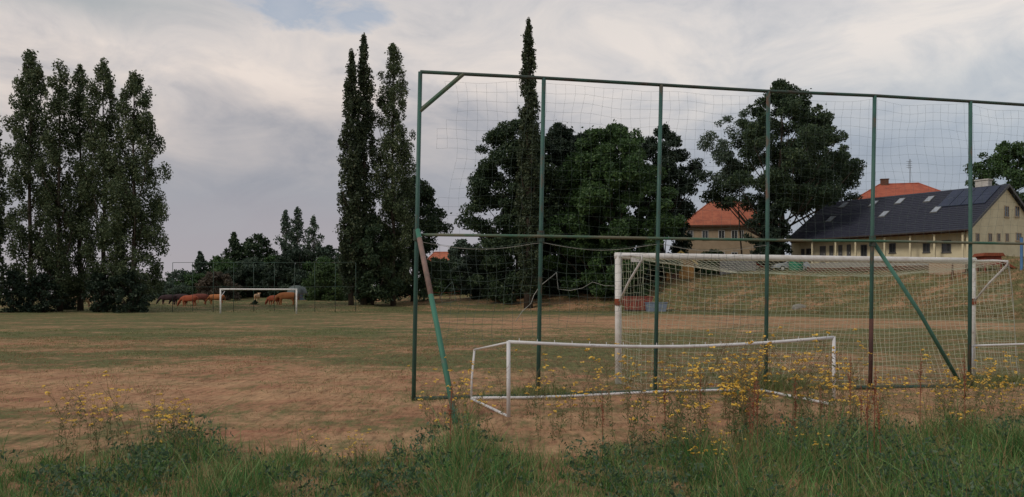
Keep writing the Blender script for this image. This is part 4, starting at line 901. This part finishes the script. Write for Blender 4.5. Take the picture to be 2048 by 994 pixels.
# ------------------------------------------------------------------ flowering weeds
M_stem = mat('weed_stem', (.22, .12, .07), (.13, .14, .06), 6); M_yel = mat('yellow_petals', (.82, .56, .09), (.72, .44, .07), 20, island=.5, rough=.6)
M_seed = mat('brown_seed_heads', (.13, .06, .04), (.09, .05, .035), 9); M_dock = mat('dock_rust', (.30, .10, .05), (.20, .075, .045), 12, island=.5); M_wl = gmat('weed_leaves', (.08, .12, .045), (.14, .16, .065), (.24, .18, .09))
def ragwort(seed, h_, nb, full):
    rg = random.Random(seed); npr = np.random.default_rng(seed)
    o = thing('yellow_flower_plant', 'wild plant', 'wildflower')
    st = MB(); lean = (rg.uniform(-.12, .12), rg.uniform(-.1, .1)); main = [Vector((lean[0]*h_*t_*t_*2, lean[1]*h_*t_*t_*2, h_*t_*.86)) for t_ in (0, .3, .6, .85, 1)]
    st.tube(main, [.004, .0035, .003, .002, .0015], 4); heads = []
    for k in range(nb):
        t_ = rg.uniform(.42, .98); i = min(3, int(t_*4)); p0 = main[i].lerp(main[i+1], t_*4-i); a_ = rg.uniform(0, 6.28); d_ = rg.uniform(.07, .24)*h_*1.2
        p1 = p0 + Vector((math.cos(a_)*d_*.6, math.sin(a_)*d_*.6, d_*.5)); p2 = p0 + Vector((math.cos(a_)*d_, math.sin(a_)*d_, d_*rg.uniform(.9, 1.5)))
        st.tube([p0, p1, p2], [.002, .0016, .0012], 3); heads.append(p2)
    st.build('stem', M_stem, o)
    for hd in heads:
        yel = rg.random() < full; T_ = MB()
        for j in range(rg.randint(4, 8)):
            c = hd + Vector((rg.gauss(0, .017), rg.gauss(0, .017), rg.gauss(0, .007))); r_ = rg.uniform(.012, .019) if yel else rg.uniform(.004, .007)
            tilt = Vector((rg.gauss(0, .4), rg.gauss(0, .4)-.25, 1)).normalized(); u_ = tilt.orthogonal().normalized(); q_ = tilt.cross(u_)
            n6 = 8; vs_ = [c + (u_*math.cos(2*math.pi*m_/n6)+q_*math.sin(2*math.pi*m_/n6))*r_*(1 if m_ % 2 else .72) for m_ in range(n6)]
            T_.add(vs_ + [c+tilt*r_*.35, c-tilt*r_*.5], [(m_, (m_+1) % n6, n6) for m_ in range(n6)] + [((m_+1) % n6, m_, n6+1) for m_ in range(n6)])
        T_.build('flower_head' if yel else 'seed_head', M_yel if yel else M_seed, o)
    P = np.array([tuple(main[0].lerp(main[3], npr.uniform(0, 1))) for _ in range(46)]) + npr.normal(size=(46, 3))*.032
    quads_mesh('leaves', leaf_quads(P, .055, npr, .4, .25), M_wl, o)
    return o
protos = [ragwort(200+i, h_, nb, fu) for i, (h_, nb, fu) in enumerate([(.72, 7, .6), (.85, 9, .45), (.6, 6, .75), (.95, 10, .35), (.5, 5, .7), (.78, 9, .5), (.9, 12, .06)])]
used = set(); rr = random.Random(9)
LOOK = ['well flowered', 'tall half faded', 'short bright', 'tallest sparse', 'small', 'bushy', 'brown seeded']
MARKS = [(0, 'at the far bottom left'), (175, 'in the left flower clump'), (250, 'right in the left flower clump'), (340, 'by the left grass tuft'), (500, 'in the short verge'), (840, 'left of the green stay foot'), (925, 'right of the green stay foot'),
  (1010, 'by the near goal left post'), (1130, 'left of the big goal post'), (1237, 'below the big goal left post'), (1290, 'around the third fence post'), (1345, 'below the sagging crossbar middle'),
  (1420, 'below the right half of the crossbar'), (1480, 'just left of the fourth fence post'), (1530, 'just right of the fourth fence post'), (1590, 'inside the small goal right end'), (1667, 'right of the small goal right post'),
  (1740, 'by the rusty fence post'), (1820, 'below the slanting green strut'), (1900, 'by the second small goal post'), (1970, 'near the right edge'), (2020, 'at the right edge')]
PL = []
def plant(px, Y, s_=1.0):
    ki = rr.randrange(7)
    if ki in used: o = copy_tree(protos[ki])
    else: o = protos[ki]; used.add(ki)
    q = gx(px, Y); o.location = (q.x, q.y, q.z-.01); o.rotation_euler = (0, 0, rr.uniform(0, 6.28)); sc_ = s_*rr.uniform(.8, 1.12); o.scale = (sc_,)*3
    mk = [m_ for x_, m_ in MARKS if px >= x_][-1]; dep = 'near' if Y < 9.2 else 'middling' if Y < 11 else 'farther'
    o['group'] = 'yellow flowered wild plants'; PL.append((f'{dep} {LOOK[ki]} yellow weed {mk}', px, o))
def scatter(n_, x0, x1, y0, y1, s_=1.0):
    for _ in range(n_): plant(rr.uniform(x0, x1), rr.uniform(y0, y1), s_)
for a__ in [(26, 110, 360, 7.9, 9.8, .8), (7, 330, 410, 8.0, 9.0, .7), (8, 600, 760, 7.4, 8.4, .45), (14, 850, 1010, 8.8, 11.2, .8), (18, 1050, 1220, 9.0, 12.6, .85), (48, 1200, 1500, 8.4, 12.8, 1.02),
            (52, 1450, 1690, 9.0, 12.6, 1.14), (26, 1690, 1900, 9.2, 12.8, .75), (32, 1880, 2070, 8.8, 13.2, .88), (16, 1150, 1700, 7.0, 8.2, .55)]: scatter(*a__)
for lb in sorted({q[0] for q in PL}):
    g_ = sorted([q for q in PL if q[0] == lb], key=lambda q: q[1]); nm = {1: [''], 2: ['left ', 'right '], 3: ['left ', 'middle ', 'right ']}.get(len(g_)) or [w_+' from left ' for w_ in ('first', 'second', 'third', 'fourth', 'fifth', 'sixth', 'seventh', 'eighth')]
    for k_, q in enumerate(g_): q[2]['label'] = (nm[min(k_, 7)] + lb)
# rust coloured dock stalks
def dock(seed, h_):
    rg = random.Random(seed); npr = np.random.default_rng(seed); o = thing('dock_plant', 'dock', 'wild plant'); st = MB()
    ln = rg.uniform(-.08, .08); pts = [Vector((ln*h_*t_*t_, 0, h_*t_)) for t_ in (0, .35, .7, 1)]; st.tube(pts, [.005, .0045, .003, .0015], 5); P = []
    for k in range(6):
        t_ = rg.uniform(.4, .85); p0 = Vector((ln*h_*t_*t_, 0, h_*t_)); a_ = rg.uniform(0, 6.28); p1 = p0+Vector((math.cos(a_)*.03, math.sin(a_)*.03, rg.uniform(.08, .2))); st.tube([p0, p1], [.002, .001], 4)
        P += [tuple(p0.lerp(p1, rg.random())+Vector((rg.gauss(0, .006), rg.gauss(0, .006), 0))) for _ in range(16)]
    P += [tuple(Vector((ln*h_*t_*t_+rg.gauss(0, .007), rg.gauss(0, .007), h_*t_))) for t_ in [rg.uniform(.5, 1) for _ in range(45)]]
    st.build('stem', M_dock, o); quads_mesh('seed_spikes', leaf_quads(np.array(P), .014, npr, .2, .8), M_dock, o); return o
DL = ['leftmost of three rust red stalks in the grass right of the small goal', 'middle of three rust red stalks in the grass right of the small goal', 'rightmost of three rust red stalks in the grass right of the small goal', 'rust red stalk between the small goal post and the rusty fence post', 'rust red stalk just right of the small goal right post', 'left rust stalk in front of the fourth fence post', 'right rust stalk in front of the fourth fence post', 'rust red stalk before the last fence post at right', 'rust stalk inside the right end of the small goal', 'nearest rust stalk in front of the fourth fence post', 'rust red stalk below the slanting green strut', 'rust stalk at the foot of the green stay', 'rust stalk just right of the third fence post', 'rust stalk below the right half of the sagging crossbar', 'rust stalk just inside the small goal right post', 'leftmost rust stalk, left of the big goal post']
dks = [dock(300+i, h_) for i, h_ in enumerate((.8, .95, .7))]; usedd = set()
for i, (px, Y) in enumerate([(1735, 8.0), (1748, 8.2), (1762, 7.9), (1722, 9.2), (1700, 9.6), (1505, 9.0), (1515, 8.6), (1930, 9.4), (1590, 9.4), (1500, 8.0), (1840, 10.0), (900, 8.4), (1330, 9.2), (1400, 10.2), (1640, 9.8), (1205, 8.7)]):
    k_ = i % 3
    if k_ in usedd: o = copy_tree(dks[k_])
    else: o = dks[k_]; usedd.add(k_)
    q = gx(px, Y); o.location = q; o.rotation_euler = (0, 0, rr.uniform(0, 6)); o.scale = (rr.uniform(.8, 1.1),)*3
    o['label'] = DL[i]; o['group'] = 'rust coloured dock stalks'
